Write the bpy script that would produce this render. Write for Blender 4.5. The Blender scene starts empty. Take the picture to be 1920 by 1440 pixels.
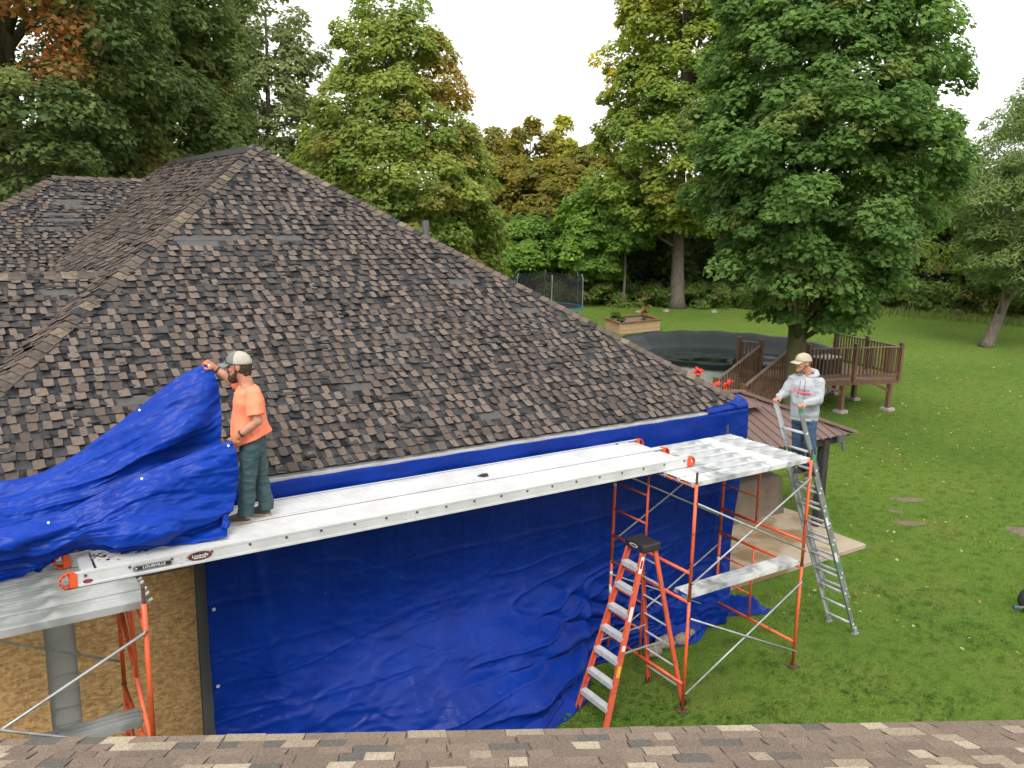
import bpy, math, random
import numpy as np
from mathutils import Vector, Matrix

random.seed(7)
RNG = np.random.default_rng(7)
SC = bpy.context.scene
COL = SC.collection
# World axes: X runs along the tarped wall, Y goes from the camera's house into the old house, Z is up (metres).

# ---------------------------------------------------------------- camera
AZ, PITCH, ROLL, CAM_H, FPX = math.radians(56.87), math.radians(11.35), math.radians(-1.09), 6.3, 1600.0
def _axes():
    def uw(v): return Vector((v[0] * math.sin(AZ) + v[1] * math.cos(AZ), -v[0] * math.cos(AZ) + v[1] * math.sin(AZ), v[2]))
    r0, d0 = Vector((1, 0, 0)), Vector((0, -math.sin(PITCH), -math.cos(PITCH)))
    f = Vector((0, math.cos(PITCH), -math.sin(PITCH)))
    r = math.cos(ROLL) * r0 + math.sin(ROLL) * d0
    d = -math.sin(ROLL) * r0 + math.cos(ROLL) * d0
    return uw(r), uw(d), uw(f)
CR, CD, CF = _axes()
cam_data = bpy.data.cameras.new('camera')
cam_data.sensor_width = 36.0
cam_data.lens = 36.0 * FPX / 1920.0
cam_data.clip_end = 2000
cam = bpy.data.objects.new('camera', cam_data)
COL.objects.link(cam)
cam.matrix_world = Matrix(((CR.x, -CD.x, -CF.x, 0), (CR.y, -CD.y, -CF.y, 0), (CR.z, -CD.z, -CF.z, CAM_H), (0, 0, 0, 1)))
SC.camera = cam
CAM = np.array([0, 0, CAM_H])
def in_view(p):          # fraction-of-frame coordinates, used only to choose which pieces become single objects
    v = np.asarray(p) - CAM
    c = v @ np.array(CF)
    return (v @ np.array(CR)) / c * FPX + 960, (v @ np.array(CD)) / c * FPX + 720, c

# ---------------------------------------------------------------- world, sun, exposure
world = bpy.data.worlds.new('World')
SC.world = world
world.use_nodes = True
wn = world.node_tree
wn.nodes.clear()
w_out = wn.nodes.new('ShaderNodeOutputWorld')
w_bg = wn.nodes.new('ShaderNodeBackground')
w_sky = wn.nodes.new('ShaderNodeTexSky')
w_sky.sky_type = 'NISHITA'
w_sky.sun_disc = False
SUN_EL, SUN_AZ = math.radians(46), math.radians(222)     # azimuth clockwise from +Y
w_sky.sun_elevation = SUN_EL
w_sky.sun_rotation = SUN_AZ
w_sky.air_density = 1.0
w_sky.dust_density = 6.0
w_hs = wn.nodes.new('ShaderNodeHueSaturation')
w_hs.inputs['Saturation'].default_value = 0.12
w_mix = wn.nodes.new('ShaderNodeMixRGB')
w_mix.inputs[0].default_value = 0.72
w_mix.inputs[2].default_value = (11.5, 11.3, 11.0, 1)    # even cloud layer
wn.links.new(w_sky.outputs[0], w_hs.inputs['Color'])
wn.links.new(w_hs.outputs[0], w_mix.inputs[1])
wn.links.new(w_mix.outputs[0], w_bg.inputs['Color'])
w_bg.inputs['Strength'].default_value = 0.1
wn.links.new(w_bg.outputs[0], w_out.inputs['Surface'])
sun_d = bpy.data.lights.new('sun', 'SUN')
sun_d.energy = 1.5
sun_d.angle = math.radians(25)
sun_d.color = (1.0, 0.96, 0.9)
sun = bpy.data.objects.new('sun', sun_d)
COL.objects.link(sun)
sd = Vector((math.sin(SUN_AZ) * math.cos(SUN_EL), math.cos(SUN_AZ) * math.cos(SUN_EL), math.sin(SUN_EL)))
sun.rotation_euler = sd.to_track_quat('Z', 'Y').to_euler()
SC.view_settings.view_transform = 'Standard'
SC.view_settings.look = 'None'
SC.view_settings.gamma = 1.0
SC.view_settings.use_curve_mapping = False
SC.view_settings.exposure = 0.9
SC.cycles.max_bounces = 6
SC.cycles.diffuse_bounces = 4
SC.cycles.glossy_bounces = 2
SC.cycles.adaptive_threshold = 0.03
SC.cycles.transparent_max_bounces = 8

# ---------------------------------------------------------------- small helpers
def hsh(i, j, k):
    n = (i * 374761393 + j * 668265263 + k * 2147483647) & 0xFFFFFFFF
    n = ((n ^ (n >> 13)) * 1274126177) & 0xFFFFFFFF
    return ((n ^ (n >> 16)) & 0xFFFF) / 65535.0
def vnoise(p):
    p = np.asarray(p, float)
    i = np.floor(p).astype(np.int64)
    f = p - i
    f = f * f * (3 - 2 * f)
    out = 0
    for a in (0, 1):
        for b in (0, 1):
            for c in (0, 1):
                w = (f[..., 0] if a else 1 - f[..., 0]) * (f[..., 1] if b else 1 - f[..., 1]) * (f[..., 2] if c else 1 - f[..., 2])
                out = out + w * hsh(i[..., 0] + a, i[..., 1] + b, i[..., 2] + c)
    return out * 2 - 1
def facet(p):
    """piecewise-flat noise on a triangle lattice: crisp creases between flat facets"""
    x, y = p[..., 0], p[..., 1]
    s = (x + y) * .3660254; i = np.floor(x + s); j = np.floor(y + s)
    a = x + s - i; b = y + s - j
    i = i.astype(np.int64); j = j.astype(np.int64)
    k = np.zeros_like(i)
    h00, h11 = hsh(i, j, k), hsh(i + 1, j + 1, k)
    h10, h01 = hsh(i + 1, j, k), hsh(i, j + 1, k)
    return np.where(a > b, h00 * (1 - a) + h10 * (a - b) + h11 * b, h00 * (1 - b) + h01 * (b - a) + h11 * a) * 2 - 1
def fbm(p, o=3):
    p = np.asarray(p, float)
    s, a, t = 0, 1.0, 0
    for k in range(o):
        s = s + a * vnoise(p * 2 ** k + 17.3 * k)
        t += a
        a *= 0.5
    return s / t
def lin(r, g, b):
    def c(x):
        x /= 255.0
        return x / 12.92 if x <= 0.04045 else ((x + 0.055) / 1.055) ** 2.4
    return (c(r), c(g), c(b))
WL = {}                   # world location of each root
def thing(name, label, cat, loc=(0, 0, 0), group=None):
    o = bpy.data.objects.new(name, None)
    o.empty_display_size = 0.2
    COL.objects.link(o)
    o.location = loc
    WL[o.name] = Vector(loc)
    o['label'] = label
    o['category'] = cat
    if group: o['group'] = group
    return o
def tag(o, label=None, cat=None, group=None, kind=None):
    if label: o['label'] = label
    if cat: o['category'] = cat
    if group: o['group'] = group
    if kind: o['kind'] = kind
    return o
def wloc(o):
    return WL.get(o.name, Vector((0, 0, 0)))
class MB:
    def __init__(s): s.v, s.f, s.m = [], [], []
    def add(s, vs, fs, mi=0):
        b = len(s.v)
        s.v += [tuple(p) for p in vs]
        s.f += [tuple(b + i for i in q) for q in fs]
        s.m += [mi] * len(fs)
        return s
    def box(s, a, b, mi=0):
        x0, y0, z0 = a; x1, y1, z1 = b
        return s.add([(x0, y0, z0), (x1, y0, z0), (x1, y1, z0), (x0, y1, z0), (x0, y0, z1), (x1, y0, z1), (x1, y1, z1), (x0, y1, z1)],
                     [(0, 3, 2, 1), (4, 5, 6, 7), (0, 1, 5, 4), (1, 2, 6, 5), (2, 3, 7, 6), (3, 0, 4, 7)], mi)
    def beam(s, p0, p1, w, h, up=(0, 0, 1), mi=0):     # rectangular bar from p0 to p1, w across, h along 'up'
        p0, p1 = Vector(p0), Vector(p1)
        d = (p1 - p0).normalized()
        u = Vector(up); u = (u - d * u.dot(d)).normalized()
        x = d.cross(u)
        vs = [p + x * (a * w / 2) + u * (b * h / 2) for p in (p0, p1) for a, b in ((-1, -1), (1, -1), (1, 1), (-1, 1))]
        return s.add(vs, [(3, 2, 1, 0), (4, 5, 6, 7), (0, 1, 5, 4), (1, 2, 6, 5), (2, 3, 7, 6), (3, 0, 4, 7)], mi)
    def tube(s, p0, p1, r0, r1=None, n=8, mi=0):
        return s.path([p0, p1], [r0, r0 if r1 is None else r1], n, mi)
    def path(s, pts, rs, n=8, mi=0, caps=True):
        pts = [Vector(p) for p in pts]
        if not hasattr(rs, '__len__'): rs = [rs] * len(pts)
        vs, fs, prev = [], [], None
        for i, p in enumerate(pts):
            d = (pts[min(i + 1, len(pts) - 1)] - pts[max(i - 1, 0)]).normalized()
            if prev is None:
                a = Vector((0, 0, 1)) if abs(d.z) < 0.9 else Vector((1, 0, 0))
                x = d.cross(a).normalized()
            else:
                x = (prev - d * prev.dot(d)).normalized()
            prev = x
            y = d.cross(x)
            for k in range(n):
                t = 2 * math.pi * k / n
                vs.append(p + (x * math.cos(t) + y * math.sin(t)) * rs[i])
        for i in range(len(pts) - 1):
            for k in range(n):
                fs.append((i * n + k, i * n + (k + 1) % n, (i + 1) * n + (k + 1) % n, (i + 1) * n + k))
        if caps:
            fs.append(tuple(range(n))[::-1])
            fs.append(tuple((len(pts) - 1) * n + k for k in range(n)))
        return s.add(vs, fs, mi)
    def loft(s, rings, n=20, mi=0):                     # rings: (centre, axis a (vector with length), axis b)
        vs, fs = [], []
        for c, a, b in rings:
            c, a, b = Vector(c), Vector(a), Vector(b)
            for k in range(n):
                t = 2 * math.pi * k / n
                vs.append(c + a * math.cos(t) + b * math.sin(t))
        m = len(rings)
        for i in range(m - 1):
            for k in range(n):
                fs.append((i * n + k, i * n + (k + 1) % n, (i + 1) * n + (k + 1) % n, (i + 1) * n + k))
        fs.append(tuple(range(n))[::-1])
        fs.append(tuple((m - 1) * n + k for k in range(n)))
        return s.add(vs, fs, mi)
    def ell(s, c, a, b, d, n=14, m=9, mi=0):            # ellipsoid with axis vectors
        c, a, b, d = Vector(c), Vector(a), Vector(b), Vector(d)
        rg = []
        for i in range(m):
            t = math.pi * (0.04 + 0.92 * i / (m - 1))
            rg.append((c - d * math.cos(t), a * math.sin(t), b * math.sin(t)))
        return s.loft(rg, n, mi)
    def prism(s, poly, off, mi=0):                      # polygon (3D points) extruded by vector
        n = len(poly); o = Vector(off)
        vs = [Vector(p) for p in poly] + [Vector(p) + o for p in poly]
        return s.add(vs, [tuple(range(n))[::-1], tuple(range(n, 2 * n))] + [(i, (i + 1) % n, n + (i + 1) % n, n + i) for i in range(n)], mi)
    def grid(s, P, mi=0):                               # P: (rows, cols, 3)
        r, c = P.shape[:2]
        return s.add(P.reshape(-1, 3), [(i * c + j, i * c + j + 1, (i + 1) * c + j + 1, (i + 1) * c + j) for i in range(r - 1) for j in range(c - 1)], mi)
def raw_mesh(name, v, f, mats, mi=None, smooth=False):
    me = bpy.data.meshes.new(name)
    me.from_pydata([tuple(p) for p in v], [], f)
    for m in (mats if isinstance(mats, (list, tuple)) else [mats]): me.materials.append(m)
    if mi is not None and len(me.materials) > 1: me.polygons.foreach_set('material_index', mi)
    if smooth: me.polygons.foreach_set('use_smooth', [True] * len(me.polygons))
    me.update()
    return me
def build(name, mb, mat, parent=None, smooth=False, origin=None, recalc=False):
    """one mesh object from world-space shapes; under a root it sits at the root's place"""
    base = wloc(parent) if parent is not None else Vector(origin or (0, 0, 0))
    v = [(p[0] - base.x, p[1] - base.y, p[2] - base.z) for p in mb.v]
    me = raw_mesh(name, v, mb.f, mat, mb.m, smooth)
    if recalc:
        import bmesh
        bm = bmesh.new(); bm.from_mesh(me); bmesh.ops.recalc_face_normals(bm, faces=bm.faces); bm.to_mesh(me); bm.free()
    o = bpy.data.objects.new(name, me)
    COL.objects.link(o)
    if parent is not None:
        o.parent = parent
        WL[o.name] = base.copy()
    else:
        o.location = base
        WL[o.name] = base.copy()
    return o
def bevel(o, w=0.01, seg=2):
    m = o.modifiers.new('bevel', 'BEVEL'); m.width = w; m.segments = seg; m.limit_method = 'ANGLE'
    return o
def structure(name, mb, mat, **k):
    return tag(build(name, mb, mat, **k), kind='structure')

# ---------------------------------------------------------------- materials
def mat(name, c, rough=0.7, metal=0.0, c2=None, scale=4.0, detail=6.0, lo=0.35, hi=0.65, bump=0.0, bscale=60.0, stretch=None, spec=0.5, c3=None, scale3=1.0, lo3=.5, hi3=.62, rough2=None, tone=.82):
    c, c2, c3 = [None if k is None else tuple(x * tone for x in k) for k in (c, c2, c3)]
    m = bpy.data.materials.new(name)
    m.use_nodes = True
    nt = m.node_tree
    b = nt.nodes['Principled BSDF']
    b.inputs['Base Color'].default_value = (*c, 1)
    b.inputs['Roughness'].default_value = rough
    b.inputs['Metallic'].default_value = metal
    b.inputs['Specular IOR Level'].default_value = spec
    if c2 is None and not bump: return m
    tc = nt.nodes.new('ShaderNodeTexCoord')
    mp = nt.nodes.new('ShaderNodeMapping')
    nt.links.new(tc.outputs['Object'], mp.inputs['Vector'])
    if stretch: mp.inputs['Scale'].default_value = stretch
    def noise(sc, det):
        n = nt.nodes.new('ShaderNodeTexNoise')
        n.inputs['Scale'].default_value = sc; n.inputs['Detail'].default_value = det
        nt.links.new(mp.outputs[0], n.inputs['Vector'])
        return n
    def ramp(n, lo, hi):
        r = nt.nodes.new('ShaderNodeMapRange')
        r.inputs['From Min'].default_value = lo; r.inputs['From Max'].default_value = hi
        nt.links.new(n.outputs[0], r.inputs['Value'])
        return r
    col = None
    if c2 is not None:
        r = ramp(noise(scale, detail), lo, hi)
        mx = nt.nodes.new('ShaderNodeMixRGB')
        mx.inputs[1].default_value = (*c, 1); mx.inputs[2].default_value = (*c2, 1)
        nt.links.new(r.outputs[0], mx.inputs[0])
        col = mx
        if rough2 is not None:
            rr = nt.nodes.new('ShaderNodeMapRange')
            rr.inputs['To Min'].default_value = rough; rr.inputs['To Max'].default_value = rough2
            nt.links.new(r.outputs[0], rr.inputs['Value']); nt.links.new(rr.outputs[0], b.inputs['Roughness'])
    if c3 is not None:
        r = ramp(noise(scale3, 4), lo3, hi3)
        mx = nt.nodes.new('ShaderNodeMixRGB')
        nt.links.new(col.outputs[0], mx.inputs[1]); mx.inputs[2].default_value = (*c3, 1)
        nt.links.new(r.outputs[0], mx.inputs[0])
        col = mx
    if col is not None: nt.links.new(col.outputs[0], b.inputs['Base Color'])
    if bump:
        bp = nt.nodes.new('ShaderNodeBump')
        bp.inputs['Strength'].default_value = bump; bp.inputs['Distance'].default_value = 0.02
        nt.links.new(noise(bscale, 5).outputs[0], bp.inputs['Height'])
        nt.links.new(bp.outputs[0], b.inputs['Normal'])
    return m
def leaf_mat(name, trans=0.48, rough=0.55):
    """leaf colour comes from each leaf's own hue stored on the mesh"""
    m = bpy.data.materials.new(name)
    m.use_nodes = True
    nt = m.node_tree
    b = nt.nodes['Principled BSDF']; out = nt.nodes['Material Output']
    a = nt.nodes.new('ShaderNodeAttribute'); a.attribute_name = 'hue'
    nt.links.new(a.outputs['Color'], b.inputs['Base Color'])
    b.inputs['Roughness'].default_value = rough
    b.inputs['Specular IOR Level'].default_value = 0.12
    t = nt.nodes.new('ShaderNodeBsdfTranslucent')
    g = nt.nodes.new('ShaderNodeHueSaturation'); g.inputs['Saturation'].default_value = 1.1; g.inputs['Value'].default_value = 1.5
    nt.links.new(a.outputs['Color'], g.inputs['Color']); nt.links.new(g.outputs[0], t.inputs['Color'])
    mx = nt.nodes.new('ShaderNodeMixShader'); mx.inputs[0].default_value = trans
    nt.links.new(b.outputs[0], mx.inputs[1]); nt.links.new(t.outputs[0], mx.inputs[2])
    nt.links.new(mx.outputs[0], out.inputs['Surface'])
    return m
def tarp_mat(name, c, c2):
    m = mat(name, c, rough=0.38, c2=c2, scale=2.2, lo=.3, hi=.75, spec=0.17, rough2=.46, tone=1)
    nt = m.node_tree; b = nt.nodes['Principled BSDF']
    tc = nt.nodes.new('ShaderNodeTexCoord')
    n1 = nt.nodes.new('ShaderNodeTexNoise'); n1.inputs['Scale'].default_value = 6; n1.inputs['Detail'].default_value = 6; n1.inputs['Distortion'].default_value = 1.2
    n2 = nt.nodes.new('ShaderNodeTexVoronoi'); n2.feature = 'DISTANCE_TO_EDGE'; n2.inputs['Scale'].default_value = 2.6
    nz = nt.nodes.new('ShaderNodeTexNoise'); nz.inputs['Scale'].default_value = 3
    mv = nt.nodes.new('ShaderNodeMixRGB'); mv.inputs[0].default_value = 0.25
    nt.links.new(tc.outputs['Object'], n1.inputs['Vector']); nt.links.new(tc.outputs['Object'], nz.inputs['Vector'])
    nt.links.new(tc.outputs['Object'], mv.inputs[1]); nt.links.new(nz.outputs['Color'], mv.inputs[2]); nt.links.new(mv.outputs[0], n2.inputs['Vector'])
    mr = nt.nodes.new('ShaderNodeMapRange'); mr.inputs['From Max'].default_value = 0.08
    sc = nt.nodes.new('ShaderNodeMapping'); sc.inputs['Scale'].default_value = (5, 9, 14); sc.inputs['Rotation'].default_value = (.3, .5, .2)
    ns = nt.nodes.new('ShaderNodeTexNoise'); ns.inputs['Scale'].default_value = 1.6; ns.inputs['Detail'].default_value = 9
    rs_ = nt.nodes.new('ShaderNodeMapRange'); rs_.inputs['From Min'].default_value = .71; rs_.inputs['From Max'].default_value = .78; rs_.inputs['To Max'].default_value = .75
    nt.links.new(tc.outputs['Object'], sc.inputs[0]); nt.links.new(sc.outputs[0], ns.inputs['Vector']); nt.links.new(ns.outputs[0], rs_.inputs['Value'])
    scuff = nt.nodes.new('ShaderNodeMixRGB'); scuff.inputs[2].default_value = (.10, .14, .36, 1)
    old = b.inputs['Base Color'].links[0].from_socket
    nt.links.new(rs_.outputs[0], scuff.inputs[0]); nt.links.new(old, scuff.inputs[1]); nt.links.new(scuff.outputs[0], b.inputs['Base Color'])
    nt.links.new(n2.outputs['Distance'], mr.inputs['Value'])
    ad = nt.nodes.new('ShaderNodeMath'); ad.operation = 'MULTIPLY_ADD'; ad.inputs[1].default_value = 0.10
    nt.links.new(mr.outputs[0], ad.inputs[0]); nt.links.new(n1.outputs[0], ad.inputs[2])
    bp = nt.nodes.new('ShaderNodeBump'); bp.inputs['Strength'].default_value = 0.4; bp.inputs['Distance'].default_value = 0.022
    nt.links.new(ad.outputs[0], bp.inputs['Height']); nt.links.new(bp.outputs[0], b.inputs['Normal'])
    return m

M = {}
M['galv'] = mat('galvanized', (.46, .48, .49), .6, .05, c2=(.20, .22, .225), scale=5, detail=10, lo=.42, hi=.66, c3=(.64, .65, .64), scale3=2.8, lo3=.48, hi3=.6, bump=.1, bscale=30)
M['galv_old'] = mat('galvanized_dirty', (.27, .29, .28), .7, .1, c2=(.13, .145, .13), scale=4, detail=9, c3=(.36, .37, .365), scale3=2.0, lo3=.5, hi3=.62, bump=.1, bscale=30)
M['galv_tube'] = mat('galvanized_tube', (.52, .55, .55), .45, .4, c2=(.36, .38, .38), scale=9)
M['alu'] = mat('aluminium', (.54, .545, .55), .5, .1, c2=(.45, .455, .46), scale=3.5, detail=9, tone=1, c3=(.42, .42, .41), scale3=9, lo3=.66, hi3=.76)
M['alu_rung'] = mat('aluminium_rung', (.76, .77, .78), .4, .3, c2=(.62, .63, .64), scale=9)
M['alu_dark'] = mat('aluminium_side', (.36, .40, .40), .45, .5, c2=(.26, .29, .29), scale=7)
M['orange_tube'] = mat('orange_paint', (.80, .125, .035), .5, c2=(.62, .09, .03), scale=5, c3=(.16, .07, .04), scale3=11, lo3=.62, hi3=.70)
M['orange_cap'] = mat('orange_plastic', (.75, .10, .02), .4, c2=(.62, .08, .02), scale=20)
M['fibre'] = mat('orange_fibreglass', (.74, .12, .055), .5, c2=(.60, .10, .05), scale=4, c3=(.40, .10, .06), scale3=9, lo3=.58, hi3=.7)
M['rust'] = mat('rusty_steel', (.10, .06, .045), .75, .4, c2=(.18, .09, .05), scale=30)
M['black'] = mat('black_plastic', (.018, .018, .02), .5, c2=(.03, .03, .032), scale=12)
M['white'] = mat('white_label', (.75, .75, .74), .5)
M['white_dim'] = mat('white_paint', (.70, .70, .68), .5, c2=(.55, .55, .53), scale=3)
M['yellow'] = mat('yellow_label', (.75, .45, .05), .5)
M['red'] = mat('red_label', (.35, .02, .02), .5)
M['green'] = mat('green_tape', (.02, .28, .14), .5)
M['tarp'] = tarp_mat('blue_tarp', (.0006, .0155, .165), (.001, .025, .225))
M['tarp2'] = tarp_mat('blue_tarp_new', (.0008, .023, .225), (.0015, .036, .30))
M['sh_dark'] = mat('shingle_dark', (.038, .038, .041), .95, spec=.2, c2=(.068, .066, .067), scale=7, bump=.3, bscale=160, c3=(.016, .016, .018), scale3=6, lo3=.5, hi3=.62)
M['sh_grey'] = mat('shingle_grey', (.088, .088, .085), .9, c2=(.065, .065, .064), scale=10, bump=.3, bscale=160)
for k, c in enumerate([(.160, .126, .105), (.128, .102, .086), (.190, .152, .126), (.100, .083, .074)]):
    M['sh_b%d' % k] = mat('shingle_brown', c, .95, c2=tuple(x * .72 for x in c), scale=22, bump=.35, bscale=200, spec=.2)
for k, c in enumerate([(.135, .103, .080), (.10, .078, .063), (.21, .165, .115)]):
    M['cap%d' % k] = mat('shingle_cap', c, .9, c2=tuple(x * .6 for x in c), scale=14, bump=.35, bscale=200)
for k, c in enumerate([(.245, .188, .145), (.215, .167, .13), (.46, .39, .29), (.135, .125, .112), (.35, .285, .21), (.195, .152, .12)]):
    M['fg%d' % k] = mat('shingle_tan', c, .95, c2=tuple(x * .62 for x in c), scale=90, detail=4, lo=.4, hi=.6, bump=.8, bscale=160, spec=.2, tone=1.18)
M['osb'] = None
M['siding'] = mat('grey_siding', (.50, .505, .49), .7, c2=(.42, .43, .42), scale=3)
M['trim'] = mat('dark_trim', (.085, .09, .095), .6)
M['wall_trim'] = mat('grey_trim', (.20, .205, .21), .6)
M['gutter'] = mat('white_gutter', (.52, .53, .54), .45, c2=(.4, .4, .4), scale=5)
M['porch'] = mat('brown_metal_roof', (.185, .120, .105), .42, .1, c2=(.155, .102, .09), scale=2)
M['deck'] = mat('stained_wood', (.185, .094, .050), .7, c2=(.115, .060, .034), scale=5, stretch=(1, 1, .4), bump=.2, bscale=30)
M['deck_rail'] = mat('weathered_wood', (.20, .14, .105), .75, c2=(.13, .09, .07), scale=6, bump=.2, bscale=30)
M['deck_floor'] = mat('worn_deck_boards', (.26, .175, .135), .75, c2=(.19, .115, .085), scale=4, bump=.2, bscale=30)
M['post'] = mat('charred_post', (.022, .020, .019), .8, c2=(.04, .035, .032), scale=6, bump=.3, bscale=25)
M['concrete'] = mat('concrete', (.36, .29, .20), .85, c2=(.42, .35, .26), scale=2.5, bump=.15, bscale=50, c3=(.24, .155, .075), scale3=.8, lo3=.48, hi3=.56)
M['concrete_l'] = mat('pale_concrete', (.45, .43, .40), .85, c2=(.34, .33, .3), scale=8)
M['stone'] = mat('stone', (.30, .26, .20), .9, c2=(.2, .17, .13), scale=10, bump=.4, bscale=40)
M['cover'] = mat('brown_cover', (.19, .145, .105), .8, c2=(.145, .11, .08), scale=3, c3=(.035, .035, .03), scale3=2.1, lo3=.66, hi3=.72, bump=.2, bscale=20)
M['pool_cover'] = mat('pool_cover', (.009, .016, .017), .45, c2=(.014, .023, .024), spec=.25, scale=1.6, bump=.4, bscale=5)
M['pool_wall'] = mat('pool_wall', (.55, .57, .56), .5, c2=(.45, .47, .46), scale=3)
M['water'] = mat('pool_puddle', (.006, .016, .014), .06, bump=.15, bscale=3)
M['cedar'] = mat('pale_cedar', (.50, .35, .22), .75, c2=(.40, .25, .14), scale=4, stretch=(1, 1, 6))
M['cedar_dark'] = mat('red_cedar', (.22, .09, .04), .75, c2=(.14, .06, .03), scale=4)
M['soil'] = mat('soil', (.125, .100, .060), .95, c2=(.18, .145, .09), scale=9, bump=.5, bscale=40)
M['teal'] = mat('teal_pad', (.018, .12, .14), .6)
M['bark'] = mat('grey_bark', (.165, .135, .105), .9, c2=(.085, .07, .055), scale=5, stretch=(3, 3, .5), bump=.7, bscale=14)
M['bark_moss'] = mat('mossy_bark', (.115, .09, .05), .9, c2=(.06, .055, .025), scale=4, stretch=(3, 3, .6), bump=.7, bscale=14, c3=(.075, .085, .02), scale3=2)
M['leaf'] = leaf_mat('leaf')
M['skin'] = mat('skin', (.48, .235, .145), .55, c2=(.40, .18, .11), scale=10)
M['hair'] = mat('brown_hair', (.036, .019, .011), .9, c2=(.07, .036, .02), scale=40, bump=.4, bscale=90)
M['stubble'] = mat('light_beard', (.20, .10, .06), .75, c2=(.14, .065, .04), scale=60, bump=.3, bscale=120)
M['shirt'] = mat('orange_shirt', (.93, .26, .14), .85, c2=(.82, .20, .105), scale=3, bump=.2, bscale=40, tone=.95)
M['jeans'] = mat('teal_jeans', (.032, .072, .080), .85, c2=(.055, .105, .108), scale=4, bump=.2, bscale=30, lo=.4, hi=.7)
M['jeans2'] = mat('blue_jeans', (.028, .065, .13), .85, c2=(.045, .10, .18), scale=4, bump=.2, bscale=30)
M['hoodie'] = mat('grey_hoodie', (.41, .43, .46), .9, c2=(.34, .36, .39), scale=5, bump=.15, bscale=30)
M['navy'] = mat('navy_lining', (.018, .02, .035), .9)
M['pink'] = mat('pink_print', (.85, .16, .18), .8)
M['ink'] = mat('dark_print', (.10, .10, .13), .8)
M['cap_tan'] = mat('tan_cap', (.46, .40, .31), .9, c2=(.38, .33, .25), scale=20, bump=.15, bscale=200)
M['cap_grey'] = mat('grey_cap', (.19, .185, .18), .85, c2=(.15, .15, .148), scale=20)
M['cap_mesh'] = mat('pale_cap_mesh', (.47, .44, .38), .9, c2=(.38, .36, .31), scale=60, bump=.2, bscale=300)
M['glove'] = mat('orange_glove', (.55, .20, .09), .8, c2=(.36, .13, .06), scale=14)
M['shoe'] = mat('dark_shoe', (.045, .042, .04), .8, c2=(.07, .062, .055), scale=12)
M['sole'] = mat('tan_sole', (.42, .33, .22), .8, c2=(.33, .26, .17), scale=14)
M['eye'] = mat('eye', (.02, .015, .012), .2)
M['rubber'] = mat('black_rubber', (.02, .02, .022), .75, c2=(.035, .035, .036), scale=12)
M['blue_cap'] = mat('blue_plastic', (.025, .10, .16), .5)
M['flower'] = mat('red_petal', (.72, .05, .02), .6, c2=(.55, .03, .015), scale=9)
def osb_mat():
    m = mat('osb', (.40, .235, .095), .8, bump=.25, bscale=40)
    nt = m.node_tree; b = nt.nodes['Principled BSDF']
    tc = nt.nodes.new('ShaderNodeTexCoord')
    col = None
    for rot, sc in ((0.4, (12, 1, 40)), (-0.7, (44, 1, 16)), (1.2, (20, 1, 50))):
        mp = nt.nodes.new('ShaderNodeMapping'); mp.inputs['Rotation'].default_value = (0, rot, 0); mp.inputs['Scale'].default_value = sc
        v = nt.nodes.new('ShaderNodeTexVoronoi'); v.inputs['Scale'].default_value = 1.0
        nt.links.new(tc.outputs['Object'], mp.inputs[0]); nt.links.new(mp.outputs[0], v.inputs['Vector'])
        r = nt.nodes.new('ShaderNodeValToRGB')
        r.color_ramp.elements[0].color = (.34, .17, .065, 1); r.color_ramp.elements[1].color = (.90, .58, .27, 1)
        sp = nt.nodes.new('ShaderNodeSeparateColor'); nt.links.new(v.outputs['Color'], sp.inputs[0]); nt.links.new(sp.outputs[0], r.inputs[0])
        if col is None: col = r
        else:
            mx = nt.nodes.new('ShaderNodeMixRGB'); mx.inputs[0].default_value = .5
            nt.links.new(col.outputs[0], mx.inputs[1]); nt.links.new(r.outputs[0], mx.inputs[2]); col = mx
    nt.links.new(col.outputs[0], b.inputs['Base Color'])
    return m
M['osb'] = osb_mat()
def lawn_mat():
    m = mat('lawn', (.05, .10, .018), .95, spec=.05)
    nt = m.node_tree; b = nt.nodes['Principled BSDF']
    tc = nt.nodes.new('ShaderNodeTexCoord')
    def nz(sc, det=5):
        n = nt.nodes.new('ShaderNodeTexNoise'); n.inputs['Scale'].default_value = sc; n.inputs['Detail'].default_value = det
        nt.links.new(tc.outputs['Object'], n.inputs['Vector']); return n
    def rng(n, lo, hi):
        r = nt.nodes.new('ShaderNodeMapRange'); r.inputs['From Min'].default_value = lo; r.inputs['From Max'].default_value = hi
        nt.links.new(n.outputs[0], r.inputs['Value']); return r
    def mix(fac, a, bcol):
        x = nt.nodes.new('ShaderNodeMixRGB'); nt.links.new(fac.outputs[0], x.inputs[0])
        if isinstance(a, tuple): x.inputs[1].default_value = (*a, 1)
        else: nt.links.new(a.outputs[0], x.inputs[1])
        x.inputs[2].default_value = (*bcol, 1); return x
    c = mix(rng(nz(.12), .35, .65), (.078, .142, .022), (.118, .182, .030))
    c = mix(rng(nz(.7), .48, .75), c, (.135, .158, .036))
    c = mix(rng(nz(4.0, 8), .5, .75), c, (.040, .080, .012))
    c = mix(rng(nz(24, 8), .52, .7), c, (.12, .165, .040))
    nt.links.new(c.outputs[0], b.inputs['Base Color'])
    bp = nt.nodes.new('ShaderNodeBump'); bp.inputs['Strength'].default_value = .9; bp.inputs['Distance'].default_value = .06
    nt.links.new(nz(30, 8).outputs[0], bp.inputs['Height']); nt.links.new(bp.outputs[0], b.inputs['Normal'])
    return m
M['lawn'] = lawn_mat()
# ================================================================ GROUND
mb = MB()
mb.add([(-150, -60, 0), (260, -60, 0), (260, 260, 0), (-150, 260, 0)], [(0, 1, 2, 3)])
structure('lawn', mb, M['lawn'])

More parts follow.
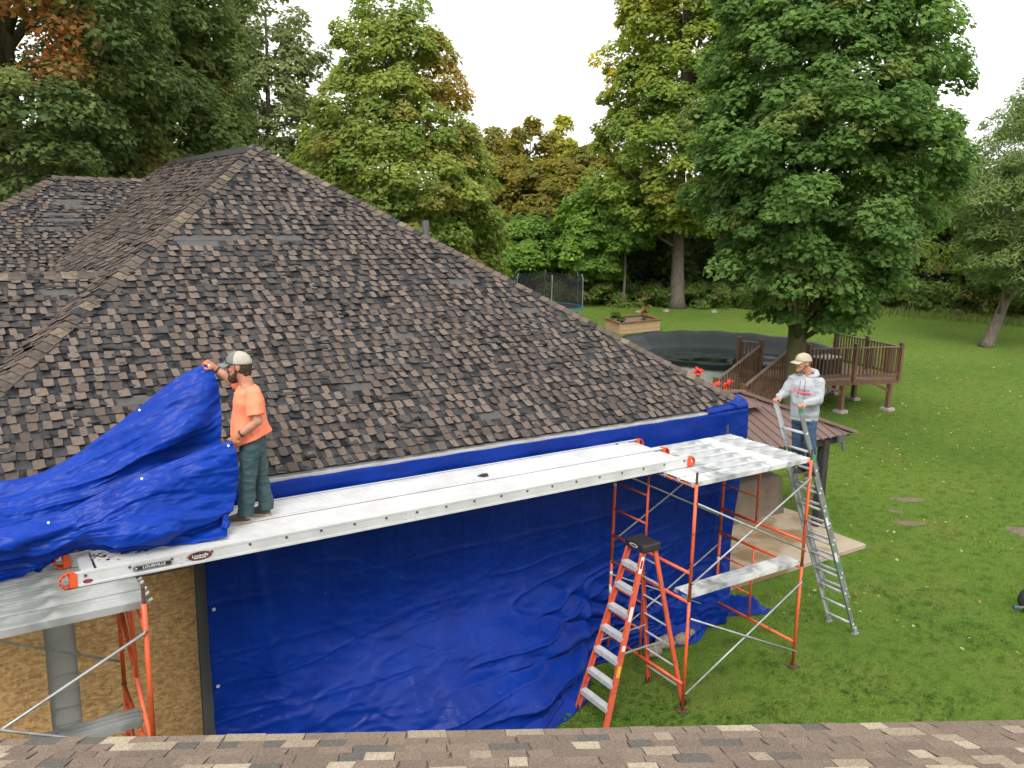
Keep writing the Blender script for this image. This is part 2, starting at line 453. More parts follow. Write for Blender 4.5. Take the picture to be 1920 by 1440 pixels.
# ================================================================ SHINGLED ROOFS
def frame_matrix(o, x, y, z):
    return Matrix(((x[0], y[0], z[0], o[0]), (x[1], y[1], z[1], o[1]), (x[2], y[2], z[2], o[2]), (0, 0, 0, 1)))
def tab_shape(w, h, th, curl, skew, seed, sag=0.0):
    """one shingle tab: thin slab, lower edge lifted and slightly warped; x along the course, y up the slope"""
    r = random.Random(seed)
    xs, ys = [0, .5, 1], [0, .35, 1]
    top = []
    for j, y in enumerate(ys):
        for i, x in enumerate(xs):
            lift = (1 - y) ** 2 * (curl + r.uniform(-.3, .3) * curl)
            px = x * w + skew * y * h + (r.uniform(-.004, .004))
            py = y * h + (r.uniform(-.006, .006) if j == 0 else 0) - (sag * math.sin(math.pi * x) if j == 0 else 0)
            top.append((px, py, th + lift))
    bot = [(x, y, z - th) for x, y, z in top]
    vs = top + bot
    fs = []
    for j in range(2):
        for i in range(2):
            a = j * 3 + i
            fs.append((a, a + 1, a + 4, a + 3)); fs.append((9 + a + 3, 9 + a + 4, 9 + a + 1, 9 + a))
    ring = [0, 1, 2, 5, 8, 7, 6, 3]
    for i in range(8):
        a, b = ring[i], ring[(i + 1) % 8]
        fs.append((b, a, 9 + a, 9 + b))
    return vs, fs

# ---- house with the tarped wall
house = thing('house', 'weathered house with curling brown shingle roof and boarded wall under blue tarp', 'house', (4.5, 9.3, 0))
EZ, EW = 3.45, 8.905
APEX, CORN, LEFTU = (4.371, 14.647, 7.278), (10.113, 8.905, 3.45), -1.07
RIDGE_END = 21.2
mF = (APEX[2] - EZ) / (APEX[1] - EW)
mL = (APEX[2] - EZ) / (APEX[0] - LEFTU)
W1 = dict(rw=20.64, rz=6.84, m=.4453, u0=1.91)
W2 = dict(rw=12.786, rz=5.372, m=.63, u0=1.662)
def zF(u, w): return EZ + mF * (w - EW)
def zL(u, w): return EZ + mL * (u - LEFTU)
def zW1(u, w): return np.where(w < W1['rw'], W1['rz'] - W1['m'] * (W1['rw'] - w), W1['rz'] - .667 * (w - W1['rw']))
def zW2(u, w): return W2['rz'] - np.where(w < W2['rw'], W2['m'] * (W2['rw'] - w), .667 * (w - W2['rw']))
wall = MB()
wall.box((-.7, 9.3, 0), (9.75, 9.5, 3.44))
wall.box((9.55, 9.52, 0), (9.75, 24.5, 3.44))
wall.box((-.7, 9.52, 0), (-.5, 24.5, 3.44))
wall.box((-.48, 24.3, 0), (9.53, 24.5, 3.44))
wall_o = build('wall', wall, M['siding'], house)
k = 0
z = 0.0
while z < 3.3:                                          # lap siding boards where the wall is bare
    s = MB()
    s.add([(-.7, 9.297, z), (2.3, 9.297, z), (2.3, 9.272, z), (-.7, 9.272, z), (-.7, 9.297, z + .19), (2.3, 9.297, z + .19)],
          [(3, 2, 5, 4), (0, 1, 2, 3), (0, 3, 4), (1, 5, 2)])
    build('siding_board', s, M['siding'], wall_o)
    z += .19
def osb_panel(u0, u1, z0, z1):
    s = MB()
    r, pts = .07, []
    for cx, cz, a0 in ((u1 - r, z0 + .01, -90), (u1 - r, z1 - r, 0), (u0 + r, z1 - r, 90), (u0 + r, z0 + .01, 180)):
        for q in range(4):
            t = math.radians(a0 + q * 30)
            pts.append((cx + r * math.cos(t), 9.262, max(z0, cz + r * math.sin(t))))
    s.prism(pts, (0, -.018, 0))
    return build('osb_panel', s, M['osb'], wall_o, recalc=True)
osb_panel(-.65, .415, .02, 2.62)
osb_panel(.70, 1.90, .02, 2.42)
s = MB().box((1.915, 9.23, 0), (2.06, 9.268, 3.2))
build('corner_trim', s, M['wall_trim'], wall_o)
s = MB().box((.9, 9.22, 2.5), (1.7, 9.265, 2.6))
build('flashing', s, M['trim'], wall_o)
# soffit, fascia, gutter
s = MB().box((-1.0, 8.96, 3.36), (10.05, 9.3, 3.385))
build('soffit', s, M['white_dim'], house)
s = MB().box((-1.02, 8.935, 3.24), (10.08, 8.958, 3.43)).box((10.055, 8.96, 3.24), (10.08, 24.4, 3.43))
build('fascia', s, M['white_dim'], house)
g = MB()
prof = [(8.93, 3.425), (8.93, 3.33), (8.86, 3.325), (8.815, 3.37), (8.815, 3.425), (8.825, 3.425), (8.828, 3.375), (8.863, 3.337), (8.92, 3.34), (8.92, 3.425)]
g.prism([(-1.05, a, b) for a, b in prof], (11.15, 0, 0))
build('gutter', g, M['gutter'], house, recalc=True)

roof = MB()
EXPO = .127
tabs = []                                              # (matrix, variant)
NVAR = 20
tab_meshes, tab_geo = [], []
for q in range(NVAR):
    w = .074 + .042 * ((q * 7) % 10) / 9
    geo = tab_shape(w, .132, .006, .006 + .022 * ((q * 3) % 5) / 4, random.uniform(-.08, .08), q, .006)
    mk = 'sh_b%d' % (q % 4)
    tab_geo.append((geo, q % 4, w))
    tab_meshes.append(raw_mesh('shingle', geo[0], geo[1], M[mk]))
def course_face(O, eu, ev, vmax, urange, hidden, bare=(), dens=1.0):
    """dark under-courses into the roof mesh, brown tabs into the list"""
    O, eu, ev = Vector(O), Vector(eu), Vector(ev)
    n = eu.cross(ev).normalized()
    rows = int(vmax / EXPO)
    for r in range(rows + 1):
        v0 = r * EXPO
        a, b = urange(v0)
        a2, b2 = urange(min(v0 + EXPO, vmax))
        if b - a < .05: continue
        u = a
        isbare = False
        while u < b - .02:
            L = min(random.uniform(.06, .16), b - u)
            c = O + eu * (u + L / 2) + ev * v0
            if not hidden(c.x, c.y, c.z):
                h = random.choice((.006, .008, .012, .02, .034))
                h2 = h * random.uniform(.3, 1.7)
                back = random.uniform(-.008, .04)
                p = lambda uu, vv, hh: O + eu * uu + ev * vv + n * hh
                bf = any(c0 <= u + L / 2 <= c1 and r in rr for c0, c1, rr in bare)
                mi = 1 if bf else 0
                if bf: h, h2, back = .006, .006, 0
                ul, ur = u, u + L
                top0, top1 = max(ul, a2), min(ur, b2)
                if top1 <= top0: top0, top1 = max(a, min(ul, b)), max(a, min(ul, b)) + .01
                roof.add([p(ul, v0 + back, h), p(ur, v0 + back * .5, h2), p(top1, v0 + EXPO + .02, .001), p(top0, v0 + EXPO + .02, .001),
                          p(ul, v0 + back, -.004), p(ur, v0 + back * .5, -.004)], [(0, 1, 2, 3), (4, 5, 1, 0)], mi)
            u += L
        u = a + random.uniform(.0, .12)
        while u < b - .12:
            q = random.randrange(NVAR)
            w = tab_geo[q][2]
            c = O + eu * (u + w / 2) + ev * (v0 + .06)
            bf = any(c0 <= u + w / 2 <= c1 and r in rr for c0, c1, rr in bare)
            if u + w < min(b, b2) and u > max(a, a2) - .05 and not bf and not hidden(c.x, c.y, c.z) and random.random() < .95 * dens:
                ang = random.gauss(0, .035)
                x = (eu * math.cos(ang) + ev * math.sin(ang)); y = n.cross(x)
                o = O + eu * u + ev * (v0 + random.uniform(-.012, .006)) + n * random.uniform(.008, .017)
                tabs.append((frame_matrix(o, x, y, n), q, c))
            u += w + random.choice((.05, .06, .08, .10, .14)) * random.uniform(.8, 1.2)
def unit(v):
    v = Vector(v); return v.normalized()
# front slope (faces the camera)
evF = unit((0, 1, mF))
LF = (APEX[1] - EW) / evF.y
course_face((0, EW - .02, EZ - .013), (1, 0, 0), evF, LF,
            lambda v: (LEFTU + (APEX[0] - LEFTU) * v / LF, CORN[0] - (CORN[0] - APEX[0]) * v / LF),
            lambda x, y, z: False,
            bare=((2.62, 3.6, (34,)), (3.9, 4.4, (34,)), (2.55, 3.15, (33,)), (5.0, 5.3, (16,)), (6.4, 6.8, (25,)), (4.0, 4.3, (9,)), (7.3, 7.6, (19,)), (1.4, 1.8, (10,)), (5.6, 5.9, (3,))))
# left slope
evL = unit((1, 0, mL))
LL = (APEX[0] - LEFTU) / evL.x
def hidL(x, y, z):
    return (x < 1.9 and float(zW2(x, y)) > z + .03 and x < W2['u0'] + .2) or float(zW1(x, y)) > z + .03 or x < -.4
course_face((LEFTU, 0, EZ), (0, -1, 0), evL, LL,
            lambda v: (-(RIDGE_END + (26.6 - RIDGE_END) * (1 - v / LL)), -(EW + (APEX[1] - EW) * v / LL)), hidL)
# cross wing far behind
ev1 = unit((0, 1, W1['m']))
L1 = 6.0 / ev1.y
def hid1(x, y, z): return float(zL(x, y)) > z + .03
course_face((0, W1['rw'] - 6.0, W1['rz'] - 6.0 * W1['m']), (1, 0, 0), ev1, L1,
            lambda v: (W1['u0'] - (L1 - v) * ev1.y * .80, 4.3), hid1,
            bare=((2.0, 2.6, (45, 40)), (1.75, 2.3, (42, 41)), (1.5, 2.2, (37, 35)), (1.4, 1.8, (32,))))
# small wing nearer
ev2 = unit((0, 1, W2['m']))
L2 = 3.05 / ev2.y
def hid2(x, y, z): return float(zL(x, y)) > z + .03
course_face((0, W2['rw'] - 3.05, W2['rz'] - 3.05 * W2['m']), (1, 0, 0), ev2, L2, lambda v: (-2.4, 1.9), hid2, bare=((.9, 1.25, (25,)),))
# plain decking under everything, and the slopes that face away
roof.add([(LEFTU, EW, EZ - .02), (CORN[0], EW, EZ - .02), (APEX[0], APEX[1], APEX[2] - .02)], [(0, 1, 2)])
roof.add([(LEFTU, EW, EZ - .03), (APEX[0], APEX[1], APEX[2] - .03), (APEX[0], RIDGE_END, APEX[2] - .03), (LEFTU, 26.6, EZ - .03)], [(0, 1, 2, 3)])
roof.add([(CORN[0], EW, EZ - .025), (CORN[0], 26.6, EZ - .025), (APEX[0], RIDGE_END, APEX[2] - .025), (APEX[0], APEX[1], APEX[2] - .025)], [(0, 1, 2, 3)])
roof.add([(LEFTU, 26.6, EZ - .02), (APEX[0], RIDGE_END, APEX[2] - .022), (CORN[0], 26.6, EZ - .02)], [(0, 1, 2)])
w1z = W1['rz'] - 6 * W1['m']
roof.add([(W1['u0'] - 4.8, W1['rw'] - 6, w1z - .02), (4.2, W1['rw'] - 6, w1z - .02), (4.2, W1['rw'], W1['rz'] - .02), (W1['u0'], W1['rw'], W1['rz'] - .02),
          (W1['u0'] - 4.8, W1['rw'] + 4, w1z - .02), (4.2, W1['rw'] + 4, w1z - .02)], [(0, 1, 2, 3), (3, 2, 5, 4), (0, 3, 4)])
w2z = W2['rz'] - 3.05 * W2['m']
roof.add([(-2.4, W2['rw'] - 3.05, w2z - .02), (1.9, W2['rw'] - 3.05, w2z - .02), (1.9, W2['rw'], W2['rz'] - .02), (-2.4, W2['rw'], W2['rz'] - .02),
          (-2.4, W2['rw'] + 2.2, W2['rz'] - 1.47), (1.9, W2['rw'] + 2.2, W2['rz'] - 1.47)], [(0, 1, 2, 3), (3, 2, 5, 4)])
roof_o = build('roof', roof, [M['sh_dark'], M['sh_grey']], house)
HB = wloc(house)
# the tabs that show largest become single pieces, the rest one mass
def tab_rank(c):
    x, y, d = in_view(c)
    tarp_line = np.interp(x, [0, 67, 140, 200, 263, 333, 415], [900, 890, 850, 808, 760, 705, 675])
    vis = 0 < x < 1920 and 0 < y < 1440 and d > 0 and not (x < 520 and y > tarp_line) and not (420 < x < 520 and y > 655)
    return d if vis else 1e3 + d
order = sorted(range(len(tabs)), key=lambda i: tab_rank(tabs[i][2]))
field = MB()
for rank, i in enumerate(order):
    mx, q, c = tabs[i]
    if rank < 300:
        o = bpy.data.objects.new('shingle', tab_meshes[q])
        COL.objects.link(o); o.parent = roof_o
        o.matrix_local = Matrix.Translation(-HB) @ mx
    else:
        (vs, fs), mi, _ = tab_geo[q]
        field.add([mx @ Vector(p) for p in vs], fs, mi)
tag(build('shingle_field', field, [M['sh_b%d' % k] for k in range(4)], roof_o), kind='stuff')
# hip and ridge caps
def cap_line(p0, p1, na, nb, mesh_name='ridge_cap', step=.145, wing=.135):
    p0, p1 = Vector(p0), Vector(p1)
    d = (p1 - p0).normalized()
    na, nb = Vector(na).normalized(), Vector(nb).normalized()
    wa = d.cross(na).normalized(); wb = d.cross(nb).normalized()
    if wa.z > 0: wa = -wa
    if wb.z > 0: wb = -wb
    up = (na + nb).normalized()
    vs, fs = [], []
    for t, lift in ((-.03, .030), (.20, .004)):
        for side in (wa, Vector((0, 0, 0)), wb):
            off = side * wing + up * (lift + (.008 if side.length == 0 else 0)) + d * t
            vs.append(off + up * .008); vs.append(off)
    fs = [(0, 2, 8, 6), (2, 4, 10, 8), (7, 9, 3, 1), (9, 11, 5, 3), (0, 6, 7, 1), (4, 5, 11, 10), (0, 1, 3, 2), (2, 3, 5, 4), (6, 8, 9, 7), (8, 10, 11, 9)]
    meshes = [raw_mesh(mesh_name, vs, fs, M['cap%d' % k]) for k in range(3)] + [raw_mesh(mesh_name, vs, fs, M['sh_dark']), raw_mesh(mesh_name, vs, fs, M['sh_b0'])]
    L = (p1 - p0).length
    t = 0
    while t < L - .05:
        o = bpy.data.objects.new(mesh_name, random.choice(meshes[:2] * 3 + [meshes[2]] + [meshes[3]] * 2 + [meshes[4]] * 2))
        COL.objects.link(o); o.parent = roof_o
        o.location = p0 + d * t - HB + up * .008
        o.rotation_euler = (random.gauss(0, .02), random.gauss(0, .02), random.gauss(0, .02))
        t += step
nF, nL, nR = (0, -mF, 1), (-mL, 0, 1), (.667, 0, 1)
cap_line((LEFTU + 1.05, EW + 1.11, EZ + .74), APEX, nF, nL)
cap_line(CORN, APEX, nF, nR, wing=.12)
cap_line((W1['u0'] - 1.9, W1['rw'] - 2.37, W1['rz'] - 2.37 * W1['m']), (W1['u0'], W1['rw'], W1['rz']), (0, -W1['m'], 1), (-.5, .3, 1), step=.2, wing=.2)
cap_line((W1['u0'], W1['rw'], W1['rz']), (3.75, W1['rw'], W1['rz']), (0, -W1['m'], 1), (0, .667, 1), step=.22)
cap_line((-.6, W2['rw'], W2['rz']), (W2['u0'] + .1, W2['rw'], W2['rz']), (0, -W2['m'], 1), (0, .667, 1), step=.2)
s = MB()
s.prism([(APEX[0] - .17, APEX[1] - .05, APEX[2] - .08), (APEX[0], APEX[1] - .05, APEX[2] + .055), (APEX[0] + .17, APEX[1] - .05, APEX[2] - .08)], (0, RIDGE_END - APEX[1], 0))
build('ridge_vent', s, M['black'], roof_o, recalc=True)
pv = (6.53, 12.68)
s = MB().tube((pv[0], pv[1], 5.35), (pv[0], pv[1], 6.14), .062, n=14)
s.tube((pv[0], pv[1], 6.135), (pv[0], pv[1], 6.15), .045, n=14)
build('vent_pipe', s, M['trim'], roof_o, smooth=False)

# ---- roof of the house the photographer stands at
fgh = thing('near_house', 'eave of the near house with tan and brown laminated shingles, along bottom of view', 'house', (2.6, 3.9, 0))
E0, E1 = Vector((-.03, 5.394, 3.2)), Vector((5.43, 2.305, 3.2))
eu = (E1 - E0).normalized()
back = Vector((-eu.y, eu.x, 0)); back = back if back.dot(Vector((0, 0, 0)) - E0) > 0 else -back
ev = (back + Vector((0, 0, .333))).normalized()
nn = eu.cross(ev).normalized()
if nn.z < 0: eu = -eu; E0, E1 = E1, E0; nn = eu.cross(ev).normalized()
Lf = (E1 - E0).length
s = MB()
O = E0 - eu * 3
P = lambda u, v, h: O + eu * u + ev * v + nn * h
s.prism([P(0, 0, -.03), P(Lf + 6, 0, -.03), P(Lf + 6, 5.2, -.03), P(0, 5.2, -.03)], nn * .028)
froof = build('roof', s, M['fg1'], fgh, recalc=True)
s = MB().prism([P(0, .02, -.034), P(Lf + 6, .02, -.034), P(Lf + 6, .04, -.034), P(0, .04, -.034)], Vector((0, 0, -.2)))
build('fascia', s, M['white_dim'], fgh, recalc=True)
s = MB().prism([P(0, .45, -.04), P(Lf + 6, .45, -.04), P(Lf + 6, .6, -.04), P(0, .6, -.04)], Vector((0, 0, -3.28)))
build('wall', s, M['siding'], fgh, recalc=True)
EX2 = .14
s = MB()
FB = wloc(fgh)
pieces = []
for r in range(36):
    v0 = r * EX2
    u, kprev = random.uniform(0, .1), -1
    while u < Lf + 6 - .3:
        w = random.choice((.10, .12, .14, .16, .19, .23))
        pieces.append((u, v0, w, random.choices((0, 1, 2, 3, 4, 5), (30, 28, 9, 9, 10, 18))[0]))
        u += w + .004
def fg_rank(pc):
    x, y, d = in_view(P(pc[0] + pc[2] / 2, pc[1] + .07, 0))
    return d - pc[2] * 4 if (-60 < x < 1980 and y < 1450 and d > 0) else 1e3
pieces.sort(key=fg_rank)
for rank, (u, v0, w, k) in enumerate(pieces):
    vs, fs = [], []
    prom = random.choice((.0075, .0075, .012))
    sk = random.uniform(-.02, .02)
    tl = [P(u, v0 + random.uniform(-.003, .003), prom), P(u + w, v0 + random.uniform(-.003, .003), prom), P(u + w + sk, v0 + EX2 + .02, .001 + prom * .3), P(u + sk, v0 + EX2 + .02, .001 + prom * .3)]
    bl = [P(u, v0, -.001), P(u + w, v0, -.001)]
    vs = tl + bl
    fs = [(0, 1, 2, 3), (4, 5, 1, 0), (1, 5, 2), (4, 0, 3)]
    if rank < 300:
        m_ = MB().add(vs, fs)
        build('shingle', m_, M['fg%d' % k], froof)
    else:
        s.add(vs, fs, k)
tag(build('shingle_field', s, [M['fg%d' % k] for k in range(6)], froof), kind='stuff')
# ================================================================ PORCH
porch = thing('porch', 'low porch with brown ribbed metal hip roof on black post beside the house', 'porch', (13, 11, 0))
PE, PZ, PM = 10.4, 2.0, .42
hu, hw, hz = 13.55, 12.05, 2.0 + .42 * 1.65
s = MB()
s.add([(10.0, PE, PZ), (15.2, PE, PZ), (hu, hw, hz), (10.0, hw, hz)], [(0, 1, 2, 3)])
s.add([(15.2, PE, PZ - .002), (15.2, 13.7, PZ - .002), (hu, hw, hz - .002)], [(0, 1, 2)])
s.add([(15.2, 13.7, PZ), (10.0, 13.7, PZ), (10.0, hw, hz - .004), (hu, hw, hz - .004)], [(0, 1, 2, 3)])
s.add([(10.0, PE + .02, PZ - .05), (15.18, PE + .02, PZ - .05), (15.18, 13.68, PZ - .05), (10.0, 13.68, PZ - .05)], [(3, 2, 1, 0)])
pr = build('roof', s, M['porch'], porch)
u = 10.1
while u < 15.1:                                          # standing ribs down the slope
    top = hw if u <= hu else PE + (15.2 - u)
    zz = PZ + PM * (top - PE)
    m_ = MB().beam((u, PE - .03, PZ + .008 - .0126), (u, top, zz + .008), .045, .03, up=(0, -PM, 1))
    build('rib', m_, M['porch'], pr)
    u += .24
for a, b in (((15.25, PE - .05, PZ + .01), (hu, hw, hz + .05)), ((hu, hw, hz + .05), (10.0, hw, hz + .05)), ((15.25, 13.75, PZ + .01), (hu, hw, hz + .05))):
    m_ = MB().beam(a, b, .2, .03); build('hip_cap', m_, M['porch'], pr)
# small raised ridge cap with an overhanging lip
s = MB()
c0 = (12.9, 12.05, hz + .22)
s.add([(10.0, 11.3, hz - .12), (13.5, 11.3, hz - .12), (12.75, 12.05, hz + .2), (10.0, 12.05, hz + .2), (13.5, 12.8, hz - .12), (10.0, 12.8, hz - .12)],
      [(0, 1, 2, 3), (1, 4, 2), (3, 2, 4, 5), (5, 4, 1, 0)])
build('upper_roof', s, M['porch'], pr)
m_ = MB().beam((15.0, PE + .12, PZ - .11), (10.0, PE + .12, PZ - .11), .1, .14); build('beam', m_, M['post'], porch)
m_ = MB().beam((15.0, PE + .17, PZ - .11), (15.0, 13.5, PZ - .11), .1, .14); build('beam', m_, M['post'], porch)
for q in ((14.42, 10.52), (14.42, 13.4)):
    m_ = MB().box((q[0] - .085, q[1] - .085, .1), (q[0] + .085, q[1] + .085, PZ - .06))
    bevel(build('post', m_, M['post'], porch), .012)
m_ = MB().box((14.62, 10.32, PZ - .12), (14.82, 10.37, PZ + .03)); m_.tube((14.7, 10.3, PZ - .1), (14.72, 10.27, PZ - .28), .03)
build('lamp', m_, M['trim'], porch)
slab = MB().box((9.78, 9.36, 0), (14.42, 10.38, .10)).box((9.78, 10.384, 0), (14.75, 13.6, .10))
bevel(structure('patio_slab', slab, M['concrete']), .015)

# covered box on the slab
cov = MB()
def drape(u0, u1, w0, w1, h, flare):
    n = 40
    rings = []
    for zi, (zz, fl) in enumerate(((.104, flare), (.3, flare * .6), (h * .7, flare * .15), (h - .04, 0), (h, -.05), (h + .01, -.35))):
        for k in range(n):
            t = 2 * math.pi * k / n
            cx, cy = math.cos(t), math.sin(t)
            e = max(abs(cx), abs(cy))
            x, y = cx / e, cy / e
            x = max(-1, min(1, x)); y = max(-1, min(1, y))
            wob = .02 * math.sin(7 * t + zi) * (1 if zi < 3 else 0) + .015 * math.sin(13 * t)
            rings.append(((u0 + u1) / 2 + x * ((u1 - u0) / 2 + fl + wob), (w0 + w1) / 2 + y * ((w1 - w0) / 2 + fl + wob), zz))
    fs = [(i * n + k, i * n + (k + 1) % n, (i + 1) * n + (k + 1) % n, (i + 1) * n + k) for i in range(5) for k in range(n)]
    fs.append(tuple(5 * n + k for k in range(n)))
    return rings, fs
cov.add(*drape(12.35, 14.35, 11.45, 12.45, .95, .06))
tag(build('covered_table', cov, M['cover'], smooth=True, origin=(13.35, 11.95, .104)), 'box-shaped patio furniture under brown fabric cover on concrete slab', 'covered furniture')

# ================================================================ TARPED WALL
def smooth01(x): x = np.clip(x, 0, 1); return x * x * (3 - 2 * x)
nu, nv = 420, 230
Ug, Vg = np.meshgrid(np.linspace(0, 1, nu), np.linspace(0, 1, nv))
uu = 1.93 + (10.12 - 1.93) * Ug
zt = 3.395
zz = zt * (1 - Vg)
low = smooth01((1.9 - zz) / 1.9)
mid = np.interp(uu, [1.9, 3.0, 4.5, 5.6, 6.4, 7.1, 8.0, 9.2, 10.2], [.02, .55, 1.0, 1.12, .75, .12, .1, .12, .25])
ww = 8.80 - mid * low ** 1.6
ww += .07 * fbm(np.stack([uu * .55, zz * .8, uu * 0], -1)) * (0.15 + low)
# long diagonal pull folds fanning out from the foot of the rear post to the lower left
cx, cz = 8.6, .25
ang = np.arctan2(zz - cz, cx - uu)
rad = np.hypot(zz - cz, cx - uu)
fold = np.sin(ang * 19 + 2.2 * fbm(np.stack([uu * .7, zz * 1.3, uu * 0 + 3], -1)) + rad * .3)
fw = smooth01((1.9 - zz - .10 * (uu - 4)) / 1.3) * smooth01((uu - 4.2) / 1.8) * smooth01((9.0 - uu) / 1.0)
ww -= fw * (.13 * np.abs(fold) ** 1.2 - .05) * np.clip(rad, .35, 2.0) / 1.4
# shallow creases
cr = 1 - np.abs(fbm(np.stack([uu * 1.1 + zz * .5, zz * 2.4, uu * 0 + 9], -1), 2))
ww -= .014 * np.clip(cr - .88, 0, 1) / .12 * (.25 + low)
cr = 1 - np.abs(fbm(np.stack([uu * 2.3 - zz * .8, zz * 5.0, uu * 0 + 31], -1), 2))
ww -= .010 * np.clip(cr - .88, 0, 1) / .12 * (.3 + low)
# crisp long creases pulled towards the lower right
pc = np.stack([(uu * .9 + zz * .25) * 1.0, (zz - .16 * uu) * 6.5 + .7 * fbm(np.stack([uu * .8, zz, uu * 0 + 2], -1), 2), uu * 0 + 4.4], -1)
pl_ = (1 - np.abs(vnoise(pc))) ** 9
ww -= .055 * pl_ * smooth01((2.2 - zz) / 1.6) * (.25 + smooth01((uu - 3.5) / 3)) * smooth01((9.4 - uu) / 1.5)
vert = np.sin(uu * 4.2 + .8 * fbm(np.stack([uu, zz * .3, uu * 0], -1))) * .018 * smooth01(zz / 3)
ww += vert
# fold line near the left edge, and tight horizontal band over the gutter
ww -= .03 * np.exp(-((uu - 2.35 - .12 * (3.4 - zz)) / .06) ** 2)
topband = smooth01((zz - 3.1) / .25)
ww = ww * (1 - topband) + (8.79 + .01 * np.sin(uu * 9)) * topband
fcw = np.stack([uu * .9 + .35 * zz, zz * 1.5 - .25 * uu], -1) + .25 * np.stack([vnoise(np.stack([uu, zz, uu * 0], -1)), vnoise(np.stack([uu, zz, uu * 0 + 5], -1))], -1)
ww += (.045 * facet(fcw * 1.1) * (.12 + low) + .020 * facet(fcw * 2.7 + 9) * (.2 + low) + .007 * facet(fcw * 7 + 3) * (.45 + low)) * (1 - smooth01((zz - 2.9) / .3))
for per_, c_, amp_ in ((.92, uu, .010), (.61, zz, .010)):          # packing-fold creases
    q_ = np.abs((c_ + .02 * fbm(np.stack([uu, zz, uu * 0 + per_], -1), 2)) / per_ % 1 - .5) * per_
    ww -= amp_ * np.exp(-(q_ / .03) ** 2) * (.5 + .5 * vnoise(np.stack([uu * 1.3, zz * 1.3, uu * 0 + 2 * per_], -1)))
uu2 = uu + .02 * fbm(np.stack([uu * 0, zz * 2, uu * .2], -1)) * (1 - Ug) - .42 * Ug ** 10 * np.clip((3.0 - zz) / 3.0, 0, 1) ** 1.3
zz2 = zz + .004 + .05 * low * (1 - np.clip(zz / .4, 0, 1)) * np.abs(fbm(np.stack([uu * 2.2, ww * 2, uu * 0], -1)))
tb = MB()
tb.grid(np.stack([uu2, ww, zz2], -1)[::-1])
# lip tucked over the gutter, with a free flap at the right corner
n2 = 160
ul = np.linspace(9.25, 10.12, n2)
rows = []
for k, (w_, z_) in enumerate(((8.79, 3.398), (8.80, 3.44), (8.84, 3.462), (8.90, 3.466))):
    wig = .012 * fbm(np.stack([ul * 2.1, ul * 0 + k, ul * 0], -1))
    lift = np.clip((ul - 9.0) / 1.1, 0, 1) ** 2 * .06 * k / 3
    rows.append(np.stack([ul, ul * 0 + w_ + wig + .06 * (k / 3) * np.sin(ul * 3) * 0, ul * 0 + z_ + wig * .6 + lift], -1))
tb.grid(np.array(rows))
fl = []
for i in range(9):
    for j in range(7):
        a, b = i / 8, j / 6
        fl.append((10.10 - .30 * a + .05 * math.sin(5 * b), 8.80 + .12 * b + .05 * math.sin(4 * a + 2 * b), 3.45 + .17 * b * (1 - .5 * a) + .02 * math.sin(6 * a)))
tb.grid(np.array(fl).reshape(9, 7, 3))
# side return round the corner, and the slack heap on the grass
sv = np.linspace(0, 1, 60); sw = np.linspace(0, 1, 14)
S, Wv = np.meshgrid(sw, sv)
zs = 3.42 * (1 - Wv)
ret = np.stack([10.12 - .42 * np.clip((3.0 - zs) / 3.0, 0, 1) ** 1.3 - .03 * S + .03 * fbm(np.stack([S * 3, zs, S * 0], -1)), 8.80 - .25 * smooth01((1.9 - zs) / 1.9) ** 1.6 + .38 * S, zs + .006], -1)
tb.grid(ret)
nu2, nv2 = 120, 40
A, B = np.meshgrid(np.linspace(0, 1, nu2), np.linspace(0, 1, nv2))
hu_ = 8.3 + 2.35 * A
hw_ = 8.78 - .07 * np.sin(A * 9) - .36 * B * (.6 + .4 * np.sin(A * 7.0))
hz_ = .02 + (.36 * np.exp(-((B - .3) / .28) ** 2) + .10 * fbm(np.stack([hu_ * 4, hw_ * 7, A * 0], -1)) ** 2 * 3) * smooth01(A / .1) * smooth01((1 - A) / .12) * (.75 + .4 * fbm(np.stack([hu_ * 1.7, A * 0, A * 0], -1))) + .02 * np.abs(np.sin(hu_ * 16 + 9 * B))
tb.grid(np.stack([hu_, hw_, np.maximum(hz_ * smooth01((1 - B) / .15) , .012)], -1))
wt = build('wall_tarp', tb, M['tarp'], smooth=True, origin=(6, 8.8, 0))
md = wt.modifiers.new('solid', 'SOLIDIFY'); md.thickness = .002
tag(wt, 'large blue tarp hung from the eave down the wall, bunched on the grass', 'tarp')
def grommet(parent, p, n, r=.011):
    n = Vector(n).normalized(); p = Vector(p)
    a = n.cross(Vector((0, 0, 1))).normalized(); b = n.cross(a)
    m_ = MB(); N = 12
    vs = []
    for rr, h in ((r * .45, .003), (r, .003), (r, 0)):
        for k in range(N):
            t = 2 * math.pi * k / N
            vs.append(p + (a * math.cos(t) + b * math.sin(t)) * rr + n * h)
    m_.add(vs, [(i * N + k, i * N + (k + 1) % N, (i + 1) * N + (k + 1) % N, (i + 1) * N + k) for i in range(2) for k in range(N)])
    build('grommet', m_, M['white'], parent, recalc=True)
for zg in (2.1, 1.2): grommet(wt, (1.985, 8.765, zg), (0, -1, 0), .018)

